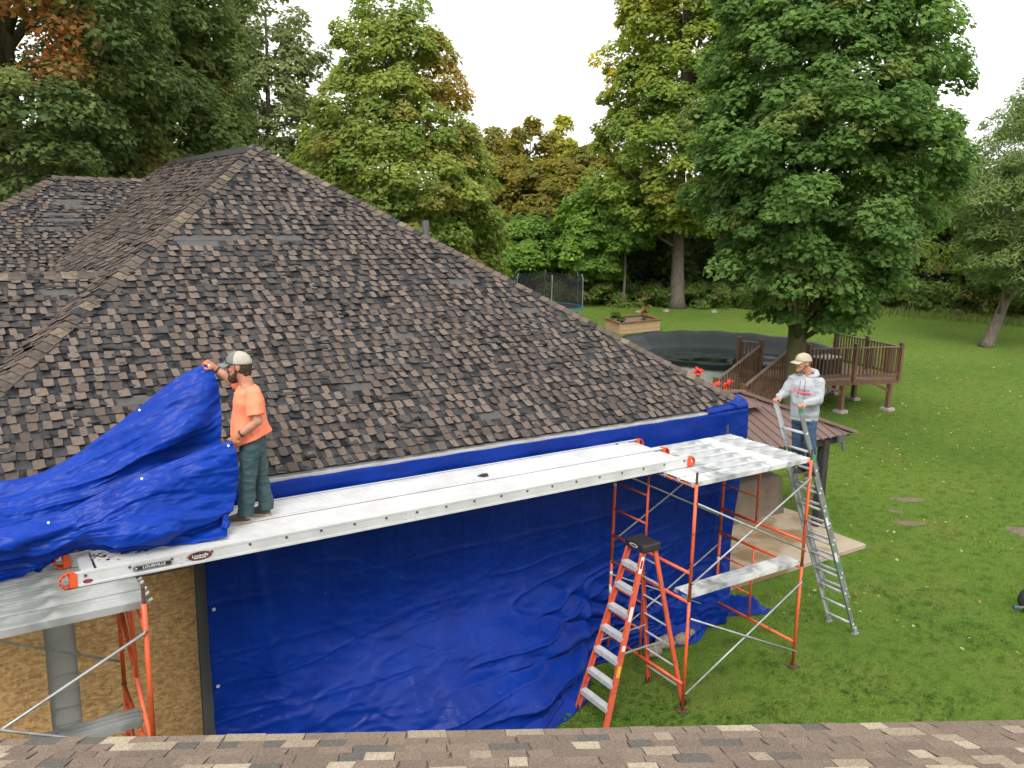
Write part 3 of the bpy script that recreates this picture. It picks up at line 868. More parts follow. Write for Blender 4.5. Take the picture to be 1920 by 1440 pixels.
# ================================================================ HELD TARP
def catmull(Pm, n):                                     # along axis 0
    m = len(Pm)
    t = np.linspace(0, m - 1, n)
    i = np.clip(t.astype(int), 0, m - 2); f = (t - i)
    f = f.reshape(-1, *([1] * (Pm.ndim - 1)))
    p0, p1, p2, p3 = Pm[np.maximum(i - 1, 0)], Pm[i], Pm[i + 1], Pm[np.minimum(i + 2, m - 1)]
    return .5 * (2 * p1 + (p2 - p0) * f + (2 * p0 - 5 * p1 + 4 * p2 - p3) * f ** 2 + (3 * p1 - p0 - 3 * p2 + p3) * f ** 3)
def surf(ctrl, nr, nc):
    P_ = np.array(ctrl, float)
    P_ = catmull(P_, nr)
    return catmull(P_.transpose(1, 0, 2), nc).transpose(1, 0, 2)
# rows run from the upper hem downwards, columns from the raised hand to the far left
upper = [
    [(2.045, 8.64, 4.79), (1.745, 8.70, 4.652), (1.402, 8.80, 4.373), (1.099, 8.90, 4.129), (.814, 9.00, 3.912), (.469, 9.03, 3.755), (.175, 9.05, 3.729), (-.7, 9.1, 3.70)],
    [(2.075, 8.60, 4.66), (1.78, 8.57, 4.50), (1.44, 8.60, 4.25), (1.13, 8.70, 4.03), (.83, 8.80, 3.82), (.48, 8.86, 3.68), (.17, 8.86, 3.62), (-.7, 8.9, 3.6)],
    [(2.10, 8.53, 4.47), (1.84, 8.40, 4.27), (1.50, 8.42, 4.07), (1.17, 8.52, 3.90), (.85, 8.62, 3.74), (.5, 8.66, 3.64), (.16, 8.66, 3.58), (-.7, 8.7, 3.56)],
    [(2.085, 8.47, 4.18), (1.80, 8.52, 4.03), (1.48, 8.52, 3.91), (1.15, 8.55, 3.77), (.84, 8.55, 3.63), (.5, 8.52, 3.53), (.15, 8.5, 3.5), (-.7, 8.5, 3.48)],
    [(2.06, 8.48, 3.85), (1.80, 8.58, 3.70), (1.48, 8.55, 3.60), (1.15, 8.55, 3.50), (.84, 8.55, 3.42), (.5, 8.5, 3.36), (.15, 8.5, 3.3), (-.7, 8.5, 3.3)],
    [(2.05, 8.46, 3.45), (1.80, 8.5, 3.36), (1.48, 8.5, 3.30), (1.15, 8.5, 3.27), (.84, 8.5, 3.25), (.5, 8.5, 3.22), (.15, 8.5, 3.15), (-.7, 8.5, 3.13)]]
lower = [
    [(2.075, 8.08, 4.12), (1.66, 8.10, 4.01), (1.26, 8.10, 3.90), (.93, 8.10, 3.78), (.65, 8.10, 3.665), (.38, 8.10, 3.62), (.12, 8.1, 3.59), (-.7, 8.1, 3.52)],
    [(2.10, 8.03, 3.97), (1.68, 7.98, 3.86), (1.27, 7.97, 3.77), (.94, 7.97, 3.67), (.66, 7.98, 3.57), (.38, 7.97, 3.52), (.12, 7.97, 3.49), (-.7, 8.0, 3.45)],
    [(2.11, 8.02, 3.78), (1.70, 7.97, 3.70), (1.28, 7.93, 3.64), (.95, 7.90, 3.56), (.66, 8.00, 3.48), (.38, 8.04, 3.45), (.12, 8.04, 3.42), (-.7, 7.9, 3.36)],
    [(2.08, 8.02, 3.60), (1.72, 7.90, 3.53), (1.30, 7.80, 3.50), (.96, 7.82, 3.46), (.68, 8.00, 3.40), (.38, 8.06, 3.37), (.12, 8.08, 3.34), (-.7, 7.85, 3.26)],
    [(2.02, 7.96, 3.45), (1.70, 7.86, 3.38), (1.30, 7.77, 3.36), (.96, 7.84, 3.36), (.69, 8.10, 3.33), (.38, 8.14, 3.28), (.12, 8.16, 3.25), (-.7, 7.85, 3.16)],
    [(1.99, 8.00, 3.36), (1.68, 7.99, 3.30), (1.30, 7.98, 3.29), (.96, 8.00, 3.29), (.69, 8.18, 3.28), (.38, 8.2, 3.2), (.12, 8.2, 3.17), (-.7, 7.9, 3.11)],
    [(1.95, 7.90, 3.25), (1.66, 7.90, 3.245), (1.30, 7.94, 3.235), (.96, 7.98, 3.235), (.68, 8.24, 3.235), (.40, 8.22, 3.14), (.15, 8.2, 3.11), (-.7, 7.9, 3.10)],
    [(1.93, 7.83, 3.222), (1.65, 7.89, 3.222), (1.28, 7.99, 3.222), (.94, 8.08, 3.222), (.62, 8.26, 3.222), (.36, 8.22, 3.12), (.15, 8.2, 3.10), (-.7, 7.9, 3.095)]]
def crumple(P_, seed, amp):
    q = P_.copy()
    nr0, nc0 = P_.shape[:2]
    S_, T_ = np.meshgrid(np.linspace(0, 1, nc0), np.linspace(0, 1, nr0))
    par = np.stack([S_ * 2.6 + .5 * fbm(np.stack([S_ * 3, T_ * 3, S_ * 0 + seed], -1), 2), T_ * 7.5 + S_ * 2.0 + .6 * fbm(np.stack([S_ * 4, T_ * 2, S_ * 0 + seed + 3], -1), 2), S_ * 0 + seed * 1.7], -1)
    pleat = (1 - np.abs(vnoise(par))) ** 3 - .35
    pleat2 = (1 - np.abs(vnoise(par * np.array([1.7, 2.3, 1]) + 11))) ** 4 - .25
    s_ = np.stack([P_[..., 0] * 1.0, P_[..., 1] * 2 + P_[..., 2] * 1.0, P_[..., 2] * 0 + seed], -1)
    rid = 1 - np.abs(fbm(s_ * np.array([1.6, 4.5, 1]), 3))
    n = np.cross(np.gradient(P_, axis=1), np.gradient(P_, axis=0)); n /= np.linalg.norm(n, axis=-1, keepdims=True) + 1e-9
    rid2 = 1 - np.abs(fbm(s_ * np.array([5, 9.0, 1]) + 5, 2))
    edge = np.ones(P_.shape[:2]); edge[:6] *= np.linspace(.15, 1, 6)[:, None]
    fq = np.stack([P_[..., 0] * 1.6 + P_[..., 2] * .6, P_[..., 2] * 3.2 + P_[..., 1] * 2.0 - P_[..., 0] * .9], -1) + seed
    fc = .55 * facet(fq * 1.3) + .3 * facet(fq * 3.1 + 4) + .12 * facet(fq * 8 + 7)
    d = (amp * .9 * fc + .35 * amp * (rid - .6) + amp * .35 * (rid2 - .6) + amp * .4 * fbm(s_ * 2.2 + 8, 2) + amp * 1.1 * pleat * (.3 + .7 * S_) + amp * .3 * pleat2) * edge
    return q + n * d[..., None]
ht = MB()
PA = crumple(surf(upper, 90, 190), 2, .050)
PB = crumple(surf(lower, 110, 200), 7, .050)
PB[..., 2] = np.maximum(PB[..., 2], np.where(PB[..., 0] > .55, 3.222, 3.09))
ht.grid(PA); ht.grid(PB)
# bundled tail hanging from the lower corner beside the boots
tail = [[(1.97, 8.00, 3.62), (2.03, 8.03, 3.60), (2.10, 8.06, 3.58)], [(1.90, 7.97, 3.48), (1.97, 7.97, 3.46), (2.04, 8.04, 3.45)],
        [(1.92, 7.95, 3.38), (1.96, 7.92, 3.37), (2.01, 8.0, 3.39)], [(1.90, 7.93, 3.31), (1.96, 7.90, 3.30), (2.02, 7.99, 3.34)]]
ht.grid(crumple(surf(tail, 30, 24), 5, .02))
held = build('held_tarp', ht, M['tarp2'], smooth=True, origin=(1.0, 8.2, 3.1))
md = held.modifiers.new('solid', 'SOLIDIFY'); md.thickness = .002
tag(held, 'loose blue tarp being unfolded by the worker in orange, draped over plank', 'tarp')
for p in ((2.04, 8.6, 4.76), (1.40, 8.75, 4.345), (.82, 8.95, 3.875), (2.045, 8.03, 4.075), (1.27, 8.055, 3.865), (.50, 8.05, 3.59)):
    grommet(held, Vector(p) + Vector((-.02, -.03, .01)), (-.45, -.85, .3), .0115)

# ================================================================ SCAFFOLD TOWERS
def scaffold(label, U0, U1, Wf, Wr, style):
    t = thing('scaffold_tower', label, 'scaffold', ((U0 + U1) / 2, (Wf + Wr) / 2, 0), 'scaffold towers along the wall')
    R = .0215
    for U_ in (U0, U1):
        for lvl in (0, 1):
            z0 = .03 + lvl * 1.525; z1 = z0 + 1.5
            fr = build('frame', MB().tube((U_, Wf, z1 - .02), (U_, Wr, z1 - .02), R, n=10), M['orange_tube'], t, smooth=True)
            for w_ in (Wf, Wr):
                build('post', MB().tube((U_, w_, z0), (U_, w_, z1 + .02), R, n=10), M['orange_tube'], fr, smooth=True)
                build('brace_lock', MB().tube((U_, w_ - .045 if w_ == Wf else w_ + .0, z0 + 1.28), (U_, w_ + .0 if w_ == Wf else w_ + .045, z0 + 1.28), .009).tube((U_, w_ - .045 if w_ == Wf else w_, z0 + .22), (U_, w_ if w_ == Wf else w_ + .045, z0 + .22), .009), M['rust'], fr)
                if lvl == 1: build('coupling_pin', MB().tube((U_, w_, z1 + .02), (U_, w_, z1 + .17), .016), M['rust'], fr)
                else: build('coupling_collar', MB().tube((U_, w_, z1 - .0), (U_, w_, z1 + .03), .026, n=10), M['rust'], fr)
            inner = Wf + (Wr - Wf) * .56
            if style == 'ladder':
                build('rung', MB().tube((U_, Wf, z0 + .345), (U_, Wr, z0 + .345), R, n=10), M['orange_tube'], fr, smooth=True)
                build('inner_post', MB().tube((U_, inner, z0 + .345), (U_, inner, z1 - .02), .017, n=10), M['orange_tube'], fr, smooth=True)
                for zr in (.73, 1.12):
                    build('rung', MB().tube((U_, inner, z0 + zr), (U_, Wr, z0 + zr), .014), M['orange_tube'], fr, smooth=True)
            else:
                inn = Wf + (Wr - Wf) * .45
                build('inner_post', MB().tube((U_, inn, z0 + .40), (U_, inn, z1 - .02), .017, n=10), M['orange_tube'], fr, smooth=True)
                build('diagonal', MB().tube((U_, Wr, z0 + .95), (U_, Wf, z0 + .10), .021, n=10), M['orange_tube'], fr, smooth=True)
                build('diagonal', MB().tube((U_, Wr, z1 - .1), (U_, inn, z0 + .85), .017, n=10), M['orange_tube'], fr, smooth=True)
                build('diagonal', MB().tube((U_, Wf, z1 - .25), (U_, inn, z1 - .03), .017, n=10), M['orange_tube'], fr, smooth=True)
        for w_ in (Wf, Wr):
            m_ = MB().box((U_ - .075, w_ - .075, .004), (U_ + .075, w_ + .075, .014)).tube((U_, w_, .01), (U_, w_, .06), .017)
            build('base_plate', m_, M['rust'], t)
    if style == 'ladder':
        for U_, za, zb_ in ((U0, 2.62, 2.76), (U0, 1.30, 1.36), (U0, 1.0, 1.16), (U1, 1.02, 1.12)):
            build('sticker', MB().tube((U_, Wr, za), (U_, Wr, zb_), .0228, n=10), M['white'], t, smooth=True)
    for w_ in (Wf - .03, Wr + .03):
        for lvl in (0, 1):
            z0 = .03 + lvl * 1.525
            build('cross_brace', MB().tube((U0, w_, z0 + .22), (U1, w_, z0 + 1.28), .0125, n=7), M['galv_tube'], t, smooth=True)
            build('cross_brace', MB().tube((U0, w_ - .014, z0 + 1.28), (U1, w_ - .014, z0 + .22), .0125, n=7), M['galv_tube'], t, smooth=True)
    return t
def galv_plank(label, U0, U1, w0, w1, ztop, group, nribs=3):
    t = thing('scaffold_plank', label, 'plank', ((U0 + U1) / 2, (w0 + w1) / 2, ztop - .06), group)
    m_ = MB()
    n = 2 * nribs + 1
    prof = []
    for k in range(n):                                   # folded sheet: shallow raised ribs along the plank
        a = w0 + (w1 - w0) * (k / n); b = w0 + (w1 - w0) * ((k + 1) / n)
        h = ztop if k % 2 == 0 else ztop - .003
        prof += [(a + .002, h), (b - .002, h)]
    prof = [(w0, ztop - .062)] + prof + [(w1, ztop - .062), (w1 - .003, ztop - .062)] + [(b - .0, c - .006) for b, c in prof[::-1]][1:-1] + [(w0 + .003, ztop - .062)]
    m_.prism([(U0, a, b) for a, b in prof], (U1 - U0, 0, 0))
    build('deck', m_, M['galv_old'] if 'boarded' in label else M['galv'], t, recalc=True)
    for U_, sg in ((U0, -1), (U1, 1)):
        for w_ in (w0 + .045, w1 - .045):
            h = MB().prism([(U_ + sg * .001, w_ - .02, ztop - .035), (U_ + sg * .05, w_ - .02, ztop - .012), (U_ + sg * .052, w_ - .02, ztop - .022), (U_ + sg * .001, w_ - .02, ztop - .055)], (0, .04, 0))
            build('hook', h, M['galv_tube'], t, recalc=True)
    return t
scaffold('orange scaffold tower with ladder-type frames beside the stepladder, holding right plank ends', 7.40, 9.56, 7.15, 8.68, 'ladder')
scaffold('orange scaffold tower with diagonal-braced frames before the boarded wall', -1.10, 1.06, 7.13, 8.72, 'walk')
pw = (8.66 - 7.19) / 6
names = ['foremost, at the outer edge', 'second from the outer edge', 'third from the outer edge', 'third from the tarp', 'second from the tarp', 'rearmost, against the tarp']
for k in range(6):
    galv_plank('galvanized deck plank of the platform next to the extension ladder, ' + names[k], 7.37, 9.60, 7.19 + k * pw + .004, 7.19 + (k + 1) * pw - .004, 3.085 + (.004 if k % 2 else 0), 'planks on the tower by the ladder')
for k in range(6):
    galv_plank('galvanized deck plank on the tower before the boarded wall, ' + names[k].replace('tarp', 'house'), -1.06, 1.09, 7.16 + k * pw + .004, 7.16 + (k + 1) * pw - .004, 3.085 + (.004 if k % 2 else 0), 'planks on the tower before the boarded wall')
galv_plank('single galvanized plank at mid height of the scaffold beside the stepladder', 7.42, 9.54, 7.19, 7.44, 1.60, 'lower scaffold planks')
galv_plank('single galvanized plank at mid height of the scaffold before the boarded wall', -1.06, 1.08, 7.85, 8.10, 1.60, 'lower scaffold planks')

# ================================================================ ALUMINIUM STAGE PLANKS
def stage_plank(label, w0, w1, front):
    U0, U1, zb = .58, 7.83, 3.092
    zt_ = zb + .130
    t = thing('aluminium_plank', label, 'plank', ((U0 + U1) / 2, (w0 + w1) / 2, zb), 'long aluminium stage planks')
    m_ = MB()
    nr = 11
    a0, a1 = w0 + .032, w1 - .032
    prof = []
    for k in range(nr):
        x0 = a0 + (a1 - a0) * k / nr; dx = (a1 - a0) / nr
        prof += [(x0 + .001, zt_ - .016), (x0 + dx * .22, zt_ - .016), (x0 + dx * .26, zt_ - .0105), (x0 + dx * .95, zt_ - .0105), (x0 + dx * .99, zt_ - .016)]
    prof = prof + [(a1, zt_ - .03), (a0, zt_ - .03)]
    m_.prism([(U0 + .22, a, b) for a, b in prof], (U1 - U0 - .44, 0, 0))
    build('deck', m_, M['alu'], t, recalc=True)
    for sd_, wr in ((-1, w0), (1, w1)):                  # C-shaped side rails
        i = -sd_
        prof = [(wr, zb), (wr + i * .030, zb), (wr + i * .030, zb + .006), (wr + i * .004, zb + .010), (wr + i * .004, zt_ - .010), (wr + i * .030, zt_ - .006), (wr + i * .030, zt_), (wr, zt_), (wr - i * .000, zt_ - .02), (wr + i * .0025, zt_ - .026), (wr + i * .0025, zb + .026), (wr, zb + .02)]
        rail = build('side_rail', MB().prism([(U0, a, b) for a, b in prof], (U1 - U0, 0, 0)), M['alu'], t, recalc=True)
        if sd_ == -1 and front:
            u_ = U0 + .10
            for q in range(21):                          # rung ends along the visible rail
                u_ = U0 + .12 + q * .351
                if u_ > U1 - .05: break
                m2 = MB().tube((u_, wr + .003, zb + .093), (u_, wr - .004, zb + .093), .015, n=14)
                ring = build('rung_end', m2, M['alu_dark'], rail)
                m2 = MB().tube((u_, wr - .0035, zb + .093), (u_, wr - .0065, zb + .093), .0085, n=10)
                build('rung_hole', m2, M['black'], ring)
            for u_ in (1.25, 3.5, 6.9):                  # rivet groups
                m2 = MB()
                for du, dz in ((0, .035), (.05, .05), (.05, .085), (0, .09), (.1, .04), (.1, .08)):
                    m2.tube((U0 + u_ - .35 + du, wr + .001, zb + dz), (U0 + u_ - .35 + du, wr - .003, zb + dz), .005, n=6)
                build('rivet_group', m2, M['alu_dark'], rail)
    for U_, sg in ((U0, -1), (U1, 1)):
        for wr in (w0 + .016, w1 - .016):
            m_ = MB()
            path = [(U_ - sg * .05, wr, zb + .012), (U_ + sg * .012, wr, zb + .006), (U_ + sg * .055, wr, zb + .018), (U_ + sg * .078, wr, zb + .050), (U_ + sg * .072, wr, zb + .085), (U_ + sg * .045, wr, zb + .118), (U_ + sg * .01, wr, zb + .130), (U_ - sg * .04, wr, zb + .124), (U_ + sg * .002, wr, zb + .10), (U_ + sg * .004, wr, zb + .035), (U_ - sg * .05, wr, zb + .012)]
            for a, b in zip(path[:-1], path[1:]):
                m_.beam(a, b, .040, .014, up=(sg, 0, .3))
                m_.tube((b[0], b[1] - .02, b[2]), (b[0], b[1] + .02, b[2]), .007, n=8)
            m_.box((min(U_ + sg * .004, U_ - sg * .055), wr - .022, zb + .01), (max(U_ + sg * .004, U_ - sg * .055), wr - .0165, zb + .125))
            build('end_grip', m_, M['orange_cap'], t)
        bx = MB().box((min(U_ - sg * .10, U_ - sg * .20), w0 + .034, zb + .04), (max(U_ - sg * .10, U_ - sg * .20), w1 - .034, zb + .105))
        build('end_crossbar', bx, M['alu_rung'], t)
    return t
pfront = stage_plank('long aluminium plank with brand plate on its side rail, nearer the camera', 7.70, 8.215, True)
stage_plank('long aluminium plank lying nearer the house, behind its twin', 8.225, 8.74, False)
# plates and lettering on the front rail
def text(name, body, size, loc, material, parent, xdir=(1, 0, 0), ydir=(0, 0, 1), extrude=.0006, shear=0, sx=1.0):
    cu = bpy.data.curves.new(name, 'FONT')
    cu.body = body; cu.size = size; cu.align_x = 'CENTER'; cu.align_y = 'CENTER'; cu.extrude = extrude; cu.shear = shear
    cu.offset = size * .012
    cu.materials.append(material)
    tmp = bpy.data.objects.new(name, cu)
    COL.objects.link(tmp)
    me = bpy.data.meshes.new_from_object(tmp.evaluated_get(bpy.context.evaluated_depsgraph_get()))
    bpy.data.objects.remove(tmp)
    o = bpy.data.objects.new(name, me)
    COL.objects.link(o)
    x, y = Vector(xdir).normalized(), Vector(ydir).normalized()
    n = x.cross(y)
    o.parent = parent
    o.matrix_local = frame_matrix(Vector(loc) - wloc(parent), x * sx, y, n)
    return o
def plate(parent, u0, u1, z0, z1, w_, material, name, r=.4, d=.002):
    pts = []
    rad = min(u1 - u0, z1 - z0) / 2 * r
    for cx_, cz_, a0 in ((u1 - rad, z0 + rad, -90), (u1 - rad, z1 - rad, 0), (u0 + rad, z1 - rad, 90), (u0 + rad, z0 + rad, 180)):
        for q in range(5):
            t = math.radians(a0 + q * 22.5)
            pts.append((cx_ + rad * math.cos(t), w_, cz_ + rad * math.sin(t)))
    return build(name, MB().prism(pts, (0, -d, 0)), material, parent, recalc=True)
def oval(parent, uc, zc, a, b, w_, material, name, d=.002):
    pts = [(uc + a * math.cos(2 * math.pi * k / 28), w_, zc + b * math.sin(2 * math.pi * k / 28)) for k in range(28)]
    return build(name, MB().prism(pts, (0, -d, 0)), material, parent, recalc=True)
zb = 3.092
pl = plate(pfront, 1.075, 1.405, zb + .040, zb + .094, 7.6985, M['black'], 'name_plate', .9)
plate(pl, 1.080, 1.400, zb + .044, zb + .090, 7.6968, M['white'], 'plate_border', .9, .0006)
plate(pl, 1.083, 1.397, zb + .0465, zb + .0875, 7.6962, M['black'], 'plate_face', .9, .0006)
text('lettering', 'LOUISVILLE', .034, (1.252, 7.6952, zb + .067), M['white'], pl, sx=1.12)
m_ = MB().prism([(1.094, 7.6955, zb + .053), (1.112, 7.6955, zb + .067), (1.094, 7.6955, zb + .081), (1.099, 7.6955, zb + .067)], (0, -.0008, 0)); build('arrow_mark', m_, M['white'], pl)
ov = oval(pfront, 1.645, zb + .074, .108, .042, 7.6985, M['black'], 'oval_badge')
oval(ov, 1.645, zb + .074, .102, .038, 7.6962, M['red'], 'badge_border', .0006)
oval(ov, 1.645, zb + .074, .094, .032, 7.6955, M['black'], 'badge_face', .0006)
text('lettering', 'Louisville', .040, (1.645, 7.6945, zb + .078), M['white'], ov, shear=.25)
m_ = MB().box((1.59, 7.694, zb + .052), (1.70, 7.6952, zb + .059)); build('badge_stripe', m_, M['white'], ov)
ov = oval(pfront, .715, zb + .040, .038, .017, 7.6985, M['black'], 'small_badge')
oval(ov, .715, zb + .040, .030, .011, 7.6962, M['red'], 'badge_face', .0006)
# grit and a scrap of shingle left on the planks
m_ = MB()
for k in range(70):
    u_, w_ = .78 + random.random() * .5, 7.97 + random.gauss(0, .05) + .1 * random.random()
    r_ = random.uniform(.005, .022); a = random.uniform(0, 6)
    m_.prism([(u_ + r_ * random.uniform(.6, 1.2) * math.cos(a + q * 1.57), w_ + r_ * .7 * math.sin(a + q * 1.57), 3.213) for q in range(4)], (0, 0, random.uniform(.003, .008)), random.choice((0, 0, 1)))
gd = build('grit', m_, [M['sh_dark'], M['stone']]); tag(gd, 'scattered shingle grit on the plank below the loose tarp', 'debris', kind='stuff')
m_ = MB()
sc_ = [(5.00, 8.38), (5.08, 8.40), (5.13, 8.36), (5.12, 8.32), (5.05, 8.30), (5.02, 8.34)]
m_.prism([(a, b, 3.214 + .01 * ((i * 7) % 3)) for i, (a, b) in enumerate(sc_)], (0, 0, .006))
tag(build('shingle_scrap', m_, M['sh_dark'], origin=(5.06, 8.35, 3.214)), 'torn dark shingle scrap lying midway along the aluminium planks', 'debris')
# ================================================================ STEPLADDER
sl = thing('stepladder', 'orange fibreglass stepladder with black top cap standing open on the grass', 'stepladder', (6.9, 7.56, 0))
topz = 2.26
def lerp(a, b, t): return tuple(a[i] + (b[i] - a[i]) * t for i in range(3))
fb = [(6.22, 7.27, .02), (6.22, 7.87, .02)]; ft = [(6.86, 7.43, topz), (6.86, 7.71, topz)]
rb = [(7.50, 7.24, .02), (7.50, 7.92, .02)]; rt = [(7.03, 7.43, topz - .02), (7.03, 7.71, topz - .02)]
for a, b in zip(fb, ft):
    m_ = MB(); sgn = 1 if a[1] < 7.5 else -1
    m_.beam(a, b, .008, .075, up=(1, 0, .3))
    for off in (-.035, .035):
        o_ = Vector((off * .96, 0, -off * .27))
        m_.beam(Vector(a) + o_ + Vector((0, sgn * .014, 0)), Vector(b) + o_ + Vector((0, sgn * .014, 0)), .026, .006, up=(1, 0, .3))
    rail = build('front_rail', m_, M['fibre'], sl)
    build('foot', MB().box((a[0] - .05, a[1] - .02, .002), (a[0] + .04, a[1] + .02, .08)), M['black'], rail)
for a, b in zip(rb, rt):
    m_ = MB(); sgn = 1 if a[1] < 7.5 else -1
    m_.beam(a, b, .008, .055, up=(1, 0, .2))
    for off in (-.025, .025):
        o_ = Vector((off, 0, off * .2))
        m_.beam(Vector(a) + o_ + Vector((0, sgn * .012, 0)), Vector(b) + o_ + Vector((0, sgn * .012, 0)), .022, .006, up=(1, 0, .2))
    rail = build('rear_rail', m_, M['fibre'], sl)
    build('foot', MB().box((a[0] - .035, a[1] - .02, .002), (a[0] + .045, a[1] + .02, .07)), M['black'], rail)
for k in range(7):
    z = .30 + k * .285
    t = (z - .02) / (topz - .02)
    a, b = lerp(fb[0], ft[0], t), lerp(fb[1], ft[1], t)
    m_ = MB().box((a[0] - .045, a[1] + .005, z - .012), (a[0] + .05, b[1] - .005, z + .012))
    for q in range(4): m_.box((a[0] - .043 + q * .025, a[1] + .006, z + .0122), (a[0] - .030 + q * .025, b[1] - .006, z + .0155))
    m_.box((a[0] - .045, a[1] + .005, z - .05), (a[0] - .04, b[1] - .005, z - .0125))
    st = build('step', m_, M['alu_rung'], sl)
    for p, sg in ((a, 1), (b, -1)):
        if k < 4: build('step_brace', MB().beam((p[0] + .02, p[1] + sg * .012, z - .15), (p[0] + .03, p[1] + sg * .12, z - .015), .018, .003), M['alu_rung'], st)
    t2 = (z - .05) / (topz - .05)
    c, d = lerp(rb[0], rt[0], t2), lerp(rb[1], rt[1], t2)
    build('rear_bar', MB().beam(c, d, .028, .010), M['alu_rung'], sl)
for w_ in (0, 1):
    t = .5
    c = lerp(fb[w_], ft[w_], .42); d = lerp(rb[w_], rt[w_], .42)
    sg = .02 if w_ == 0 else -.02
    m = ((c[0] + d[0]) / 2, c[1] + sg, c[2] + .0)
    build('spreader', MB().beam((c[0], c[1] + sg, c[2]), m, .004, .022).beam(m, (d[0], d[1] + sg, d[2]), .004, .022), M['galv_tube'], sl)
cap = MB().box((6.80, 7.385, topz - .06), (7.09, 7.755, topz + .045))
cp = bevel(build('top_cap', cap, M['black'], sl), .02, 3)
m_ = MB()
pts = [(6.7985, 7.57 + .075 * math.cos(2 * math.pi * k / 20), topz + .0 + .022 * math.sin(2 * math.pi * k / 20)) for k in range(20)]
m_.prism(pts, (-.001, 0, 0)); build('cap_emblem', m_, M['white'], cp, recalc=True)
m_ = MB().prism([(a - .0012, 7.57 + (b - 7.57) * .8, topz + (c - topz) * .55) for a, b, c in pts], (-.001, 0, 0)); build('emblem_swirl', m_, M['black'], cp, recalc=True)
for t0, t1, mk in ((.86, .95, 'white'), (.60, .68, 'white'), (.30, .36, 'yellow'), (.44, .47, 'white')):
    a, b = lerp(fb[0], ft[0], t0), lerp(fb[0], ft[0], t1)
    lab = build('warning_label', MB().beam((a[0], a[1] - .0052, a[2]), (b[0], b[1] - .0052, b[2]), .0012, .05, up=(1, 0, .3)), M[mk], sl)
    if t0 == .86:
        c = lerp(a, b, .3); d = lerp(a, b, .8)
        build('label_print', MB().beam((c[0], c[1] - .0062, c[2]), (d[0], d[1] - .0062, d[2]), .0012, .032, up=(1, 0, .3)), M['red'], lab)
m_ = MB().box((6.80 - .0, 7.50, 1.995), (6.80 + .0012, 7.64, 2.02)); 

# ================================================================ EXTENSION LADDER
xl = thing('extension_ladder', 'two-section aluminium extension ladder leaning against the scaffold platform', 'ladder', (11.2, 7.53, 0))
def lad(z): return 11.2 - 1.8 * z / 3.74
nrm = Vector((3.74, 0, 1.8)).normalized()
for sec, (z0, z1, off, w0, w1) in enumerate(((.02, 2.75, 0.0, 7.29, 7.77), (.62, 3.74, .062, 7.315, 7.745))):
    part = None
    for w_ in (w0, w1):
        sg = 1 if w_ == w0 else -1
        a = Vector((lad(z0), w_, z0)) + nrm * off; b = Vector((lad(z1), w_, z1)) + nrm * off
        m_ = MB().beam(a, b, .004, .066, up=nrm)
        for o_ in (-.031, .031):
            m_.beam(a + nrm * o_ + Vector((0, sg * .012, 0)), b + nrm * o_ + Vector((0, sg * .012, 0)), .024, .004, up=nrm)
        rl = build('side_rail', m_, M['alu_dark'] if w_ == w0 else M['alu_rung'], xl)
        if sec == 0:
            ft_ = MB().box((a.x - .05, w_ - .03, .003), (a.x + .06, w_ + .03, .02)).beam((a.x, w_, .01), (a.x - .03, w_, .12), .05, .06, up=(1, 0, 0))
            build('foot', ft_, M['galv_tube'], rl)
        else:
            tp = MB().beam(b - (b - a).normalized() * .06, b + (b - a).normalized() * .01, .012, .074, up=nrm)
            build('end_cap', tp, M['green'] if w_ == w0 else M['alu_rung'], rl)
            c = Vector((lad(2.95), w_, 2.95)) + nrm * off
            build('guide_clip', MB().beam(c, c + Vector((-.03, 0, .07)), .03, .085, up=nrm), M['green'], rl)
        if w_ == w0 and sec == 0:
            for zc, mk in ((1.35, 'white'), (1.2, 'green'), (1.95, 'white')):
                c = Vector((lad(zc), w_ - .0028, zc))
                d = Vector((lad(zc + .13), w_ - .0028, zc + .13))
                build('label', MB().beam(c, d, .001, .045, up=nrm), M[mk], rl)
    z = z0 + .16
    while z < z1 - .1:
        c = Vector((lad(z), 0, z)) + nrm * off
        rg = build('rung', MB().tube((c.x, w0 - .006, c.z), (c.x, w1 + .006, c.z), .020, n=10), M['alu_rung'], xl, smooth=True)
        z += .287

# ================================================================ DECK, STAIRS, POOL
dk = thing('pool_deck', 'raised brown wooden pool deck with railings and stairs', 'deck', (24.6, 18, 0))
FZ = 1.12
A_, B_, C_, D_, E_ = (22.55, 17.75), (26.25, 16.5), (27.0, 19.6), (23.4, 19.9), (22.2, 20.0)
floor_poly = [A_, B_, C_, (24.0, 20.35), (22.3, 19.95)]
fl_ = build('floor_frame', MB().prism([(x, y, FZ - .20) for x, y in floor_poly], (0, 0, .16)), M['deck'], dk, recalc=True)
# deck boards run parallel to the front edge
fd = Vector((B_[0] - A_[0], B_[1] - A_[1], 0)).normalized(); sd_ = Vector((-fd.y, fd.x, 0))
A0 = Vector((A_[0], A_[1], 0))
def clip_row(off):
    xs = []
    n = len(floor_poly)
    for i in range(n):
        p, q = Vector((*floor_poly[i], 0)) - A0, Vector((*floor_poly[(i + 1) % n], 0)) - A0
        a, b = p.dot(sd_), q.dot(sd_)
        if (a - off) * (b - off) < 0:
            t = (off - a) / (b - a); xs.append((p + (q - p) * t).dot(fd))
    return (min(xs), max(xs)) if len(xs) >= 2 else None
off = .02
while off < 4:
    r = clip_row(off + .07)
    if r and r[1] - r[0] > .2:
        p, q = A0 + fd * r[0] + sd_ * (off + .07), A0 + fd * r[1] + sd_ * (off + .07)
        build('deck_board', MB().beam((p.x, p.y, FZ - .02), (q.x, q.y, FZ - .02), .14, .036), M['deck_floor'], fl_)
    off += .148
